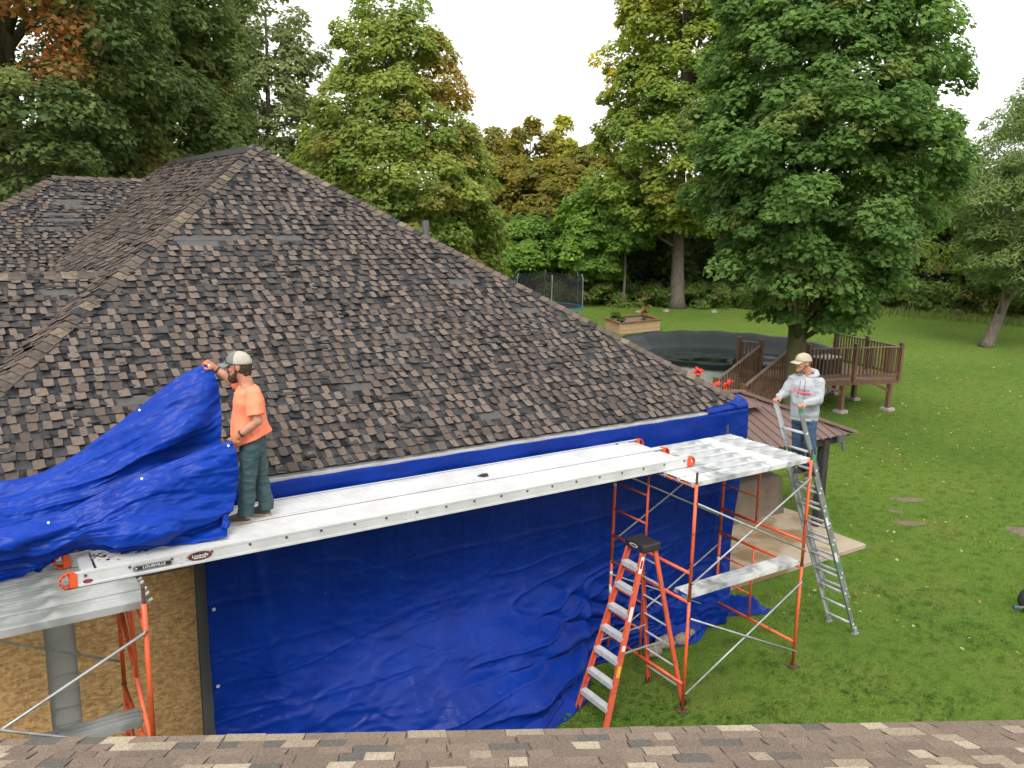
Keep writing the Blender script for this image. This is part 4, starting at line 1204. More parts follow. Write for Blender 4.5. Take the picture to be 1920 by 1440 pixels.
def railing(p, q, zf, rail_top=1.04, posts=2, zq=None, first=0):
    p, q = Vector((p[0], p[1], zf)), Vector((q[0], q[1], zf if zq is None else zq))
    d = q - p; L = d.length
    up = Vector((0, 0, 1))
    rl = build('railing', MB().beam(p + up * rail_top, q + up * rail_top, .12, .035), M['deck_rail'], dk)
    build('lower_rail', MB().beam(p + up * .12, q + up * .12, .04, .08), M['deck'], rl)
    for k in range(first, posts):
        c = p + d * (k / (posts - 1))
        build('post', MB().box((c.x - .06, c.y - .06, c.z - .1), (c.x + .06, c.y + .06, c.z + rail_top + .14)), M['deck'], rl)
    nb = int(L / .135)
    for k in range(1, nb):
        c = p + d * (k / nb)
        build('baluster', MB().box((c.x - .022, c.y - .022, c.z + .06), (c.x + .022, c.y + .022, c.z + rail_top - .018)), M['deck'], rl)
railing((22.95, 17.62), B_, FZ, posts=3)
railing(B_, C_, FZ, posts=3, first=1)
railing((22.27, 19.95), (22.45, 19.15), FZ, posts=2)
# stairs running down towards the house
for k in range(5):
    z = FZ - .02 - .2 * (k + 1); u_ = 22.15 - .38 * k
    build('stair_tread', MB().box((u_ - .36, 18.0, z - .04), (u_ + .02, 19.1, z)), M['deck_floor'], dk)
for w_ in (17.97, 19.13):
    build('stringer', MB().beam((22.3, w_, FZ - .2), (20.3, w_, .06), .045, .24), M['deck'], dk)
    railing((22.4, w_), (20.35, w_), FZ + .0, rail_top=1.0, posts=2, zq=.06)
build('post', MB().box((22.45, 17.55, 0.02), (22.6, 17.7, FZ + 1.15)), M['deck'], dk)
for x, y in ((25.95, 16.6), (24.2, 17.15), (22.95, 17.6), (26.35, 18.2), (26.6, 19.2), (24.5, 19.6), (22.5, 19.6)):
    lg = build('leg', MB().box((x - .07, y - .07, .08), (x + .07, y + .07, FZ - .2)), M['deck'], dk)
    build('footing', MB().box((x - .17, y - .17, .004), (x + .17, y + .17, .10)), M['concrete_l'], lg)
for a, b in (((25.95, 16.6), (25.4, 16.82)), ((24.2, 17.15), (23.6, 17.4))):
    build('knee_brace', MB().beam((a[0], a[1], FZ - .45), (b[0], b[1], FZ - .2), .05, .09), M['deck'], dk)
bx = build('storage_box', MB().box((24.25, 17.95, FZ + .002), (25.15, 18.5, FZ + .52)), M['black'], origin=(24.7, 18.2, FZ + .002))
bevel(bx, .02); tag(bx, 'low black storage box with grey lid standing on the wooden deck', 'storage box')
build('lid', MB().box((24.22, 17.92, FZ + .525), (25.18, 18.53, FZ + .575)), M['concrete_l'], bx)
ch = thing('deck_chair', 'dark sling chair behind the deck railing', 'chair', (24.0, 19.0, FZ))
m_ = MB().beam((23.8, 18.8, FZ + .4), (24.25, 18.8, FZ + .38), .5, .03); build('seat', m_, M['trim'], ch)
m_ = MB().beam((24.22, 18.8, FZ + .4), (24.42, 18.8, FZ + .95), .5, .025, up=(1, 0, 0)); build('backrest', m_, M['trim'], ch)
for x in (23.82, 24.22):
    for y in (18.57, 19.03):
        build('leg', MB().tube((x, y, FZ + .003), (x, y, FZ + .4), .014), M['black'], ch)

pool = thing('swimming_pool', 'round above-ground pool with white wall under a dark winter cover', 'pool', (25.55, 23.5, 0))
PC, PR, PH = (25.35, 23.5), 4.3, 1.25
def ringpts(r, z, n=96, wob=None):
    return [(PC[0] + (r + (wob(k, n) if wob else 0)) * math.cos(2 * math.pi * k / n), PC[1] + (r + (wob(k, n) if wob else 0)) * math.sin(2 * math.pi * k / n), z) for k in range(n)]
def band(rings):
    n = len(rings[0]); vs = [p for r in rings for p in r]
    return vs, [(i * n + k, i * n + (k + 1) % n, (i + 1) * n + (k + 1) % n, (i + 1) * n + k) for i in range(len(rings) - 1) for k in range(n)]
build('wall', MB().add(*band([ringpts(PR, .01), ringpts(PR, PH)])), M['pool_wall'], pool, smooth=True)
for k in range(24):
    t = 2 * math.pi * k / 24
    x, y = PC[0] + (PR + .03) * math.cos(t), PC[1] + (PR + .03) * math.sin(t)
    build('upright', MB().beam((x, y, .01), (x, y, PH - .02), .13, .05, up=(math.cos(t), math.sin(t), 0)), M['white_dim'], pool)
rs = np.random.default_rng(3)
nr_, na_ = 40, 200
cv = []
for i in range(nr_):
    f_ = i / (nr_ - 1)
    for k in range(na_):
        t = 2 * math.pi * k / na_
        if f_ < .12:                                     # skirt hanging over the rim
            g_ = f_ / .12
            r = PR + .10 + .02 * math.sin(t * 31); z = PH - .22 - .08 * math.sin(t * 9) * math.sin(t * 5) + g_ * .24
            z = min(z, PH + .03)
        else:
            g_ = (f_ - .12) / .88
            r = (PR + .06) * (1 - g_)
            sag = min(1, g_ / .22)
            z = PH + .04 - .62 * (sag * sag * (3 - 2 * sag)) + .025 * math.sin(t * 17 + 4 * g_) * (1 - sag) + .02 * math.sin(t * 43) * (1 - sag) * g_ * 8
        cv.append((PC[0] + r * math.cos(t), PC[1] + r * math.sin(t), z))
cv = np.array(cv).reshape(nr_, na_, 3)
cv[8:, :, 2] += .045 * fbm(np.stack([cv[8:, :, 0] * .9, cv[8:, :, 1] * .9, cv[8:, :, 0] * 0], -1))
cv[-1, :, 2] = cv[-2, :, 2].mean()
cv = np.concatenate([cv, cv[:, :1]], 1)
build('winter_cover', MB().grid(cv), M['pool_cover'], pool, smooth=True)
build('puddle', MB().add(ringpts(3.6, PH - .565, 64), [tuple(range(64))]), M['water'], pool)

# red cannas between the pool and the house
def canna(label, x, y, h, n, seed):
    r = random.Random(seed)
    t = thing('canna_plant', label, 'flower', (x, y, 0), 'red flowers by the pool')
    for k in range(n):
        a = r.uniform(0, 6.28); dx, dy = .22 * math.cos(a), .22 * math.sin(a)
        hh = h * r.uniform(.8, 1.05)
        st = build('stem', MB().path([(x + dx * .4, y + dy * .4, .01), (x + dx, y + dy, hh * .95)], [.015, .008], 6), M['stem'], t)
        if k < 3:
            fm = MB()
            for q in range(7):
                c = Vector((x + dx + r.gauss(0, .05), y + dy + r.gauss(0, .05), hh + r.gauss(0, .06)))
                v1 = Vector((r.gauss(0, 1), r.gauss(0, 1), r.gauss(0, 1))).normalized(); v2 = v1.orthogonal().normalized(); v3 = v1.cross(v2)
                fm.ell(c, v1 * .085, v2 * .06, v3 * .02, 8, 5)
            build('flower_head', fm, M['flower'], st, smooth=True)
        for q in range(3):
            b = a + r.uniform(-1, 1) + q * 2.1; zz0 = hh * (.15 + .22 * q)
            L = r.uniform(.35, .5)
            p0 = Vector((x + dx * .7, y + dy * .7, zz0)); dv = Vector((math.cos(b), math.sin(b), 1.3)).normalized(); sdv = Vector((-math.sin(b), math.cos(b), 0))
            lm = MB(); vs = []
            for i in range(6):
                f_ = i / 5; wd = .085 * math.sin(math.pi * min(1, f_ * .92 + .06)) ** .8
                c = p0 + dv * (L * f_) - Vector((0, 0, .25 * L * f_ * f_)) + Vector((math.cos(b), math.sin(b), 0)) * (.15 * L * f_ * f_)
                vs += [c - sdv * wd + Vector((0, 0, .02)), c, c + sdv * wd + Vector((0, 0, .02))]
            lm.add(vs, [(i * 3 + j, i * 3 + j + 1, i * 3 + j + 4, i * 3 + j + 3) for i in range(5) for j in range(2)])
            build('leaf', lm, M['canna_leaf'], st, smooth=True)
M['stem'] = mat('green_stem', (.06, .10, .03), .7)
M['canna_leaf'] = mat('broad_leaf', (.04, .085, .025), .5, c2=(.075, .075, .03), scale=5)
canna('red canna in bloom against the white pool wall, nearer the roof edge', 18.6, 18.25, 1.60, 5, 1)
canna('red canna in bloom at the foot of the deck stairs', 17.75, 16.45, 1.66, 5, 2)

# ================================================================ TRAMPOLINE, PLANTER
tr = thing('trampoline', 'round trampoline with teal padding and black safety net at the wood edge', 'trampoline', (29.6, 41.6, 0))
tcx, tcy, trr = 29.6, 41.6, 2.2
def circ(r, z, n=48): return [(tcx + r * math.cos(2 * math.pi * k / n), tcy + r * math.sin(2 * math.pi * k / n), z) for k in range(n)]
build('mat', MB().add(circ(trr - .3, .86), [tuple(range(48))]), M['black'], tr)
build('safety_pad', MB().add(*band([circ(trr - .32, .87), circ(trr - .3, .90), circ(trr, .90), circ(trr + .03, .80)])), M['teal'], tr, smooth=True)
M['net'] = mat('net', (.012, .013, .014), .9)
nt_ = M['net'].node_tree
tr_b = nt_.nodes.new('ShaderNodeBsdfTransparent'); mxn = nt_.nodes.new('ShaderNodeMixShader'); mxn.inputs[0].default_value = .50
nt_.links.new(tr_b.outputs[0], mxn.inputs[1]); nt_.links.new(nt_.nodes['Principled BSDF'].outputs[0], mxn.inputs[2]); nt_.links.new(mxn.outputs[0], nt_.nodes['Material Output'].inputs['Surface'])
sagn = [(tcx + (trr - .12) * math.cos(2 * math.pi * k / 48), tcy + (trr - .12) * math.sin(2 * math.pi * k / 48), 2.78 - .10 * math.sin(math.pi * ((k % 8) / 8))) for k in range(48)]
build('safety_net', MB().add(*band([circ(trr - .12, .90), sagn])), M['net'], tr)
for k in range(6):
    t = 2 * math.pi * k / 6
    x, y = tcx + (trr + .02) * math.cos(t), tcy + (trr + .02) * math.sin(t)
    build('pole', MB().path([(x, y, .01), (x, y, 2.6), (x - .1 * math.cos(t), y - .1 * math.sin(t), 2.86)], .024, 8), M['alu_dark'], tr)
    x2, y2 = tcx + (trr - .1) * math.cos(t + .4), tcy + (trr - .1) * math.sin(t + .4)
    build('leg', MB().tube((x2, y2, .01), (x2, y2, .85), .024), M['galv_tube'], tr)
pb = thing('raised_planter', 'raised wooden garden bed with reddish rim on the far lawn', 'planter', (31, 36, 0))
c0, c1, c3 = Vector((29.55, 34.8, 0)), Vector((32.7, 35.15, 0)), Vector((30.3, 37.0, 0))
c2 = c1 + (c3 - c0)
cs = [c0, c1, c2, c3]
for i in range(4):
    a, b = cs[i], cs[(i + 1) % 4]
    for q in range(3):
        build('plank', MB().beam(a + Vector((0, 0, .115 + q * .2)), b + Vector((0, 0, .115 + q * .2)), .045, .19), M['cedar'], pb)
    build('rim_board', MB().beam(a + Vector((0, 0, .63)), b + Vector((0, 0, .63)), .2, .04), M['cedar_dark'], pb)
build('soil', MB().add([tuple(c + Vector((0, 0, .52))) for c in cs], [(0, 1, 2, 3)]), M['soil'], pb)

# wheel at the right edge of the lawn
wh = thing('cart_wheel', 'black rubber wheel with wooden handle lying on grass at right edge of picture', 'wheel', (14.25, 6.25, 0))
wc = Vector((14.35, 6.2, .27)); ax = Vector((.6, .8, .25)).normalized(); x_ = ax.cross(Vector((0, 0, 1))).normalized(); y_ = ax.cross(x_)
rg = []
for r_, h_ in ((.16, -.05), (.24, -.055), (.265, -.03), (.265, .03), (.24, .055), (.16, .05)):
    rg.append([tuple(wc + ax * h_ + (x_ * math.cos(2 * math.pi * k / 32) + y_ * math.sin(2 * math.pi * k / 32)) * r_) for k in range(32)])
rg.append(rg[0])
build('tyre', MB().add(*band(rg)), M['rubber'], wh, smooth=True)
build('rim', MB().tube(wc - ax * .035, wc + ax * .035, .162, n=24), M['black'], wh)
build('hub', MB().tube(wc - ax * .08, wc + ax * .08, .035, n=14), M['blue_cap'], wh)
hd = wc - ax * .1 - Vector((0, 0, .12))
build('handle', MB().tube(hd + Vector((-.27, .17, .03)), hd + Vector((.6, -.35, .05)), .022), M['deck_rail'], wh)
build('grip', MB().tube(hd + Vector((-.33, .21, .03)), hd + Vector((-.26, .165, .03)), .032, n=10), M['blue_cap'], wh)
# stones along the foot of the wall
def rock(name, label, c, s_, seed, parent=None, group=None):
    r = np.random.default_rng(seed)
    m_ = MB(); n, m = 10, 6
    vs = []
    for i in range(m):
        t = math.pi * (.06 + .88 * i / (m - 1))
        for k in range(n):
            a = 2 * math.pi * k / n
            j = 1 + r.uniform(-.13, .13)
            vs.append((c[0] + s_[0] * j * math.sin(t) * math.cos(a), c[1] + s_[1] * j * math.sin(t) * math.sin(a), c[2] - s_[2] * j * math.cos(t)))
    m_.add(vs, [(i * n + k, i * n + (k + 1) % n, (i + 1) * n + (k + 1) % n, (i + 1) * n + k) for i in range(m - 1) for k in range(n)] + [tuple(range(n))[::-1], tuple((m - 1) * n + k for k in range(n))])
    o = build(name, m_, M['stone'], origin=c)
    return tag(o, label, 'stone', group)
for k, (x, y, s_) in enumerate(((8.05, 8.42, .15), (8.35, 8.50, .17), (8.66, 8.47, .14), (8.90, 8.56, .12))):
    rock('edging_stone', ('first', 'second', 'third', 'fourth')[k] + ' tan edging stone from the stepladder, at the tarp foot', (x, y, s_ * .5), (s_, s_ * .7, s_ * .62), k, group='edging stones by the wall')
for k, (x, y, s_) in enumerate(((37.5, 42.3, .5), (39.6, 42.0, .42), (42.3, 40.3, .4), (46.5, 38.2, .3))):
    rock('field_stone', ('flat grey stone behind the raised garden bed', 'grey stone left of the pale trunk', 'low grey stone right of the pale trunk', 'small pale stone at the wood edge past the trunk')[k], (x, y, .05), (s_ * .7, s_ * .5, .13), 20 + k)
for k, (x, y, a, b) in enumerate(((17.9, 10.7, .40, .16), (16.5, 9.75, .34, .13), (18.2, 8.2, .48, .24), (16.9, 10.35, .20, .09))):
    m_ = MB(); pts = []
    for q in range(26):
        t = 2 * math.pi * q / 26; j = 1 + .25 * math.sin(3 * t + k) * .5 + random.uniform(-.12, .12)
        pts.append((x + j * (a * math.cos(t) * .84 + b * math.sin(t) * .5), y - j * (a * math.cos(t) * .54 - b * math.sin(t)), .006))
    vs = pts + [(x + (p[0] - x) * .55, y + (p[1] - y) * .55, .022 + random.uniform(-.012, .012)) for p in pts] + [(x, y, .02)]
    m_.add(vs, [(q, (q + 1) % 26, 26 + (q + 1) % 26, 26 + q) for q in range(26)] + [(26 + q, 26 + (q + 1) % 26, 52) for q in range(26)])
    structure('dirt_patch', m_, M['soil'])
# ================================================================ PEOPLE
def blob(name, mb, material, parent, voxel=.01, smooth_it=6, wrinkle=None, sub=None):
    """melt overlapping solids into one continuous skin"""
    me = raw_mesh('tmp', mb.v, mb.f, material)
    o = bpy.data.objects.new('tmp', me); COL.objects.link(o)
    r = o.modifiers.new('r', 'REMESH'); r.mode = 'VOXEL'; r.voxel_size = voxel; r.use_smooth_shade = True
    s_ = o.modifiers.new('s', 'SMOOTH'); s_.factor = .5; s_.iterations = smooth_it
    dg = bpy.context.evaluated_depsgraph_get()
    new = bpy.data.meshes.new_from_object(o.evaluated_get(dg))
    bpy.data.objects.remove(o)
    n = len(new.vertices)
    co = np.empty(n * 3); new.vertices.foreach_get('co', co); co = co.reshape(-1, 3)
    if wrinkle is not None:
        no = np.empty(n * 3); new.vertices.foreach_get('normal', no); no = no.reshape(-1, 3)
        co = co + no * wrinkle(co)[:, None]
    b = wloc(parent)
    co = co - np.array(b)
    new.vertices.foreach_set('co', co.reshape(-1)); new.update()
    new.name = name
    if not new.materials: new.materials.append(material)
    new.polygons.foreach_set('use_smooth', [True] * len(new.polygons))
    ob = bpy.data.objects.new(name, new); COL.objects.link(ob)
    ob.parent = parent
    WL[ob.name] = b.copy()
    return ob
def limb(mb, pts, rs, n=14):
    mb.path(pts, rs, n)
    for p, r in zip(pts, rs): mb.ell(p, (r, 0, 0), (0, r, 0), (0, 0, r), 10, 7)
def V(*a): return Vector(a)
def hand(mb, c, d, up, s=1.0, curl=1.0):
    """palm with five curled fingers; d points from wrist to knuckles, up out of the back of the hand"""
    d = Vector(d).normalized(); up = Vector(up); up = (up - d * up.dot(d)).normalized(); sd2 = d.cross(up)
    c = Vector(c)
    mb.ell(c, d * .048 * s, sd2 * .042 * s, up * .017 * s, 12, 7)
    for k, L in enumerate((.030, .036, .034, .026)):
        b = c + d * .040 * s + sd2 * ((k - 1.5) * .0205 * s)
        k1 = b + (d * .65 - up * .35 * curl) * L * s
        k2 = k1 + (d * -.1 - up * .9 * curl) * L * .85 * s
        k3 = k2 + (-d * .85 - up * .1) * L * .6 * s
        limb(mb, [b, k1, k2, k3], [.0105 * s, .0098 * s, .009 * s, .008 * s], 8)
    b = c - d * .012 * s - sd2 * .038 * s
    k1 = b + (d * .55 - sd2 * .5 - up * .4).normalized() * .034 * s
    k2 = k1 + (d * .7 + sd2 * .3 - up * .5).normalized() * .028 * s
    limb(mb, [b, k1, k2], [.013 * s, .0115 * s, .0095 * s], 8)
def wr(scale, amp, seed, stretch=(1, 1, 1)):
    st = np.array(stretch)
    def f(co):
        q = co * scale * st + seed
        return amp * 1.5 * ((1 - np.abs(vnoise(q))) ** 3 - .4) + amp * .8 * ((1 - np.abs(vnoise(q * 2.1 + 5))) ** 3 - .3) + amp * .5 * fbm(q * .7, 2)
    return f
def head_parts(mb, hc, f, up, s=1.0):
    f = Vector(f).normalized(); up = Vector(up); up = (up - f * up.dot(f)).normalized(); l = up.cross(f)
    mb.ell(hc + up * .025 * s, f * .098 * s, l * .077 * s, up * .105 * s, 18, 12)
    mb.ell(hc + f * .028 * s - up * .045 * s, f * .068 * s, l * .060 * s, up * .085 * s, 16, 10)
    mb.ell(hc + f * .075 * s - up * .088 * s, f * .026 * s, l * .030 * s, up * .022 * s)
    mb.ell(hc + f * .084 * s + up * .030 * s, f * .018 * s, l * .052 * s, up * .014 * s)          # brow
    mb.path([hc + f * .090 * s + up * .022 * s, hc + f * .108 * s - up * .012 * s, hc + f * .112 * s - up * .022 * s], [.009 * s, .012 * s, .013 * s], 8)
    mb.ell(hc + f * .094 * s - up * .026 * s, f * .014 * s, l * .019 * s, up * .010 * s, 10, 6)    # nostrils
    mb.ell(hc + f * .088 * s - up * .053 * s, f * .012 * s, l * .026 * s, up * .006 * s, 10, 6)    # upper lip
    mb.ell(hc + f * .086 * s - up * .064 * s, f * .012 * s, l * .024 * s, up * .007 * s, 10, 6)
    for sg in (1, -1):
        mb.ell(hc + l * sg * .079 * s - f * .008 * s + up * .0 * s, f * .020 * s, l * .010 * s, up * .033 * s, 10, 8)
        mb.ell(hc + f * .066 * s + l * sg * .042 * s - up * .020 * s, f * .022 * s, l * .022 * s, up * .022 * s)  # cheek
    return f, l, up
def eyes(person, hc, f, l, up, s=1.0):
    for sg in (1, -1):
        e = MB().ell(hc + f * .0845 * s + l * sg * .033 * s + up * .008 * s, f * .010 * s, l * .015 * s, up * .0075 * s, 12, 8)
        build('eye', e, M['eye'], person, smooth=True)
        b = MB().path([hc + f * .096 * s + l * sg * .015 * s + up * .028 * s, hc + f * .094 * s + l * sg * .035 * s + up * .033 * s, hc + f * .078 * s + l * sg * .055 * s + up * .027 * s], [.004 * s, .005 * s, .003 * s], 6)
        build('eyebrow', b, M['hair'], person, smooth=True)
def ball_cap(person, hc, f, l, up, front_m, back_m, brim_m, s=1.0, tilt=.0):
    n, m = 32, 10
    c = hc + up * .040 * s
    vs, fs, mi = [], [], []
    for i in range(m + 1):
        t = math.pi / 2 * i / m
        for k in range(n):
            a = 2 * math.pi * k / n
            rr = math.cos(t) ** .85
            vs.append(c + f * (.111 * s * rr * math.cos(a)) + l * (.092 * s * rr * math.sin(a)) + up * (.095 * s * math.sin(t) - (.018 * s * (1 - math.cos(a)) / 2 * (1 - i / m))))
    for i in range(m):
        for k in range(n):
            fs.append((i * n + k, i * n + (k + 1) % n, (i + 1) * n + (k + 1) % n, (i + 1) * n + k))
            mi.append(0 if math.cos(2 * math.pi * (k + .5) / n) > .28 else 1)
    mbx = MB(); mbx.v = [tuple(p) for p in vs]; mbx.f = fs; mbx.m = mi
    cp_ = build('cap', mbx, [front_m, back_m], person, smooth=True)
    cp_.modifiers.new('solid', 'SOLIDIFY').thickness = .004
    build('cap_button', MB().ell(c + up * .097 * s, f * .009, l * .009, up * .005, 8, 6), front_m, cp_, smooth=True)
    br, nb = MB(), 15
    rows = []
    for j in range(5):
        r = []
        for k in range(nb):
            a = math.radians(-62 + 124 * k / (nb - 1))
            ext = j / 4 * .078 * s * math.cos(a * .85) ** .6
            p = c + f * (.110 * s * math.cos(a) + ext) + l * (.091 * s * math.sin(a) * (1 - .08 * j / 4)) - up * (.002 + .014 * (j / 4) + .030 * (math.sin(a) ** 2) * (.3 + .7 * j / 4)) * s
            r.append(p)
        rows.append(r)
    br.grid(np.array(rows, float))
    b_ = build('cap_brim', br, brim_m, cp_, smooth=True)
    b_.modifiers.new('solid', 'SOLIDIFY').thickness = .004
    return cp_

# ---- worker in the orange shirt
p1 = thing('person', 'person in orange T-shirt, teal jeans and grey cap holding up a blue tarp', 'person', (2.3, 8.25, 3.22))
J = dict(head=V(2.243, 8.287, 4.792), neck0=V(2.275, 8.266, 4.684), neck1=V(2.300, 8.250, 4.600), shN=V(2.290, 8.05, 4.548), shF=V(2.335, 8.430, 4.53), chest=V(2.30, 8.25, 4.42),
         waist=V(2.298, 8.252, 4.20), pelvis=V(2.318, 8.238, 4.02), elN=V(2.300, 7.965, 4.297), wrN=V(2.155, 8.025, 4.178), hdN=V(2.105, 8.055, 4.125), elF=V(2.215, 8.545, 4.610), wrF=V(2.105, 8.615, 4.712), hdF=V(2.060, 8.635, 4.752),
         hipN=V(2.280, 8.160, 4.00), hipF=V(2.372, 8.300, 3.98), knN=V(2.235, 8.172, 3.663), knF=V(2.400, 8.300, 3.645), anN=V(2.215, 8.186, 3.31), anF=V(2.447, 8.298, 3.30))
f1 = V(-.837, .547, 0); s1 = V(.547, .837, 0); up = V(0, 0, 1)
bd = MB()
J['head'] = J['head'] - up * .008 + f1 * .004
hf, hl, hup = [v * 1.13 for v in head_parts(bd, J['head'], f1 * .995 + V(0, 0, -.06), up, 1.13)]
limb(bd, [J['neck1'] - up * .03, J['neck0'], J['head'] - up * .03 - f1 * .02], [.068, .066, .064])
bd.loft([(J['pelvis'] - up * .06, f1 * .10, s1 * .14), (J['pelvis'], f1 * .105, s1 * .15), (J['waist'], f1 * .105, s1 * .14), (J['chest'], f1 * .115, s1 * .165), (J['neck1'] - up * .02, f1 * .07, s1 * .13), (J['neck1'] + up * .02, f1 * .05, s1 * .06)])
limb(bd, [J['shN'], J['elN'], J['elN'] + (J['wrN'] - J['elN']) * .35, J['wrN']], [.054, .047, .047, .031]); limb(bd, [J['shF'], J['elF'], J['wrF']], [.056, .050, .032])
hand(bd, J['hdN'], J['hdN'] - J['wrN'] + V(-.02, 0, 0), V(-.1, -.9, .3), 1.05); hand(bd, J['hdF'], J['hdF'] - J['wrF'], V(.2, -.5, .8), 1.05)
limb(bd, [J['hipN'], J['knN'], J['anN'], J['anN'] - up * .03], [.085, .055, .035, .035]); limb(bd, [J['hipF'], J['knF'], J['anF'], J['anF'] - up * .03], [.085, .055, .035, .035])
blob('body', bd, M['skin'], p1, .0075, 3)
eyes(p1, J['head'], hf, hl, hup)
# beard, hair
bm_ = MB(); hc = J['head']
bm_.ell(hc + hf * .050 - hup * .092, hf * .060, hl * .060, hup * .040, 16, 10)
bm_.ell(hc + hf * .066 - hup * .108, hf * .042, hl * .046, hup * .040, 14, 9)
for sg in (1, -1): bm_.path([hc + hl * sg * .070 + hf * .012 + hup * .03, hc + hl * sg * .066 + hf * .014 - hup * .035, hc + hl * sg * .050 + hf * .045 - hup * .085], [.008, .013, .026], 8)
bm_.path([hc + hf * .092 + hl * .03 - hup * .054, hc + hf * .104 - hup * .044, hc + hf * .092 - hl * .03 - hup * .054], [.008, .009, .008], 8)
blob('beard', bm_, M['hair'], p1, .006, 2, wr(60, .004, 3))
bm_ = MB()
bm_.ell(hc - hf * .035 - hup * .005, hf * .070, hl * .080, hup * .070, 16, 10)
bm_.ell(hc - hf * .055 - hup * .055, hf * .040, hl * .060, hup * .045, 14, 8)
blob('hair', bm_, M['hair'], p1, .007, 2, wr(60, .004, 5))
cp1 = ball_cap(p1, hc, hf, hl, hup, M['cap_grey'], M['cap_mesh'], M['cap_grey'])
# small pale tag on the cap front
q = hc + hf * .117 + hl * .035 + hup * .055
build('cap_patch', MB().beam(q - hup * .012 - hf * .0 - hl * .022, q + hl * .022 - hf * .01, .003, .018, up=hup), M['white_dim'], cp1)
# T-shirt
st_ = MB()
def ringt(c, fa, sa, tilt=0): return (c, f1 * fa - up * (tilt * fa), s1 * sa)
hemc = J['pelvis'] + up * .035
st_.loft([ringt(hemc - up * .0, .195, .205, .42), ringt(J['waist'] + V(0, 0, .02), .168, .195, .12), ringt(J['chest'] - up * .06, .150, .19), ringt(J['chest'] + up * .04, .142, .20), ringt(J['neck1'] - up * .05, .105, .19), ringt(J['neck1'] + up * .0, .07, .10)], 28)
el, sh = J['elN'], J['shN']
limb(st_, [sh + s1 * .04, sh, sh + (el - sh) * .25], [.072, .074, .074])
st_.path([sh, sh + (el - sh) * .3, sh + (el - sh) * .78], [.070, .076, .086], 18)
el, sh = J['elF'], J['shF']
limb(st_, [sh - s1 * .04, sh], [.068, .070])
st_.path([sh, sh + (el - sh) * .72], [.070, .076], 16)
blob('t_shirt', st_, M['shirt'], p1, .010, 3, wr(6, .009, 11, (1.2, 1.2, .7)))
# jeans
jn = MB()
jn.loft([(J['pelvis'] + up * .10, f1 * .118, s1 * .158), (J['pelvis'], f1 * .128, s1 * .168), (J['pelvis'] - up * .09, f1 * .125, s1 * .165)])
for h, kn, an in ((J['hipN'], J['knN'], J['anN']), (J['hipF'], J['knF'], J['anF'])):
    limb(jn, [h, h + (kn - h) * .5, kn, kn + (an - kn) * .5, an + up * .07], [.098, .090, .078, .078, .074], 16)
    jn.path([an + up * .07, an + up * .03, an - up * .012], [.074, .076, .070], 16)
blob('jeans', jn, M['jeans'], p1, .009, 2, wr(9, .009, 23, (1, 1, 1.5)))
build('belt', MB().loft([(J['pelvis'] + up * .085, f1 * .122, s1 * .162), (J['pelvis'] + up * .115, f1 * .122, s1 * .162)], 24), M['shoe'], p1, smooth=True)
# boots
def shoe(person, an, f, zf, s=1.0):
    f = Vector(f).normalized(); l = V(-f.y, f.x, 0)
    b = V(an.x, an.y, zf)
    sm = MB()
    sm.loft([(b - f * .075 + up * .045, l * .030, up * .030), (b - f * .05 + up * .055, l * .040, up * .048), (b + f * .02 + up * .058, l * .042, up * .052), (b + f * .09 + up * .048, l * .046, up * .036), (b + f * .16 + up * .038, l * .045, up * .026), (b + f * .20 + up * .034, l * .028, up * .018)], 16)
    limb(sm, [b + up * .07 - f * .01, b + up * .13 - f * .01], [.05, .048])
    o_ = blob('shoe', sm, M['shoe'], person, .008, 3)
    pts = []
    for t, w_ in ((-.085, .022), (-.07, .036), (0, .040), (.08, .049), (.15, .048), (.195, .034), (.212, .012)):
        pts.append((t, w_))
    poly = [b + f * t + l * w_ + up * .003 for t, w_ in pts] + [b + f * t - l * w_ + up * .003 for t, w_ in pts[::-1]]
    build('sole', MB().prism(poly, up * .027), M['sole'], o_, recalc=True)
    return o_
shoe(p1, J['anN'] + f1 * .05, f1 + V(0, -.18, 0), 3.215); shoe(p1, J['anF'] + f1 * .04, f1 + V(.05, .1, 0), 3.215)
for tag_, hd, wrv in (('N', J['hdN'], J['wrN']), ('F', J['hdF'], J['wrF'])):
    gm = MB(); hand(gm, hd, hd - wrv + V(-.02, 0, 0) * (tag_ == 'N'), V(-.1, -.9, .3) if tag_ == 'N' else V(.2, -.5, .8), 1.16)
    limb(gm, [hd + (wrv - hd) * .4, wrv], [.028, .036])
    blob('glove', gm, M['glove'], p1, .006, 2)
    d_ = (wrv - hd).normalized()
    build('glove_cuff', MB().tube(wrv - d_ * .004, wrv + d_ * .014, .040, n=14), M['black'], p1, smooth=True)

# ---- worker in the grey hoodie on the ladder
p2 = thing('person', 'person in grey hoodie, blue jeans and tan cap standing on the extension ladder', 'person', (9.9, 7.53, 2.70))
K = dict(head=V(9.760, 7.570, 4.335), neck0=V(9.822, 7.534, 4.218), neck1=V(9.834, 7.533, 4.141), shL=V(9.872, 7.365, 4.075), shR=V(9.750, 7.700, 4.075), chest=V(9.805, 7.54, 3.975), waist=V(9.820, 7.538, 3.74), pelvis=V(9.840, 7.544, 3.56),
         elL=V(9.80, 7.300, 3.845), wrL=V(9.535, 7.315, 3.830), hdL=V(9.475, 7.315, 3.822), elR=V(9.610, 7.765, 3.870), wrR=V(9.52, 7.745, 3.86), hdR=V(9.475, 7.735, 3.822),
         hipL=V(9.845, 7.450, 3.53), hipR=V(9.835, 7.630, 3.53), knL=V(9.865, 7.41, 3.14), knR=V(9.865, 7.63, 3.14), anL=V(10.00, 7.43, 2.78), anR=V(10.00, 7.62, 2.78))
K['elR'] = V(9.655, 7.775, 3.86); K['wrR'] = V(9.525, 7.745, 3.845)
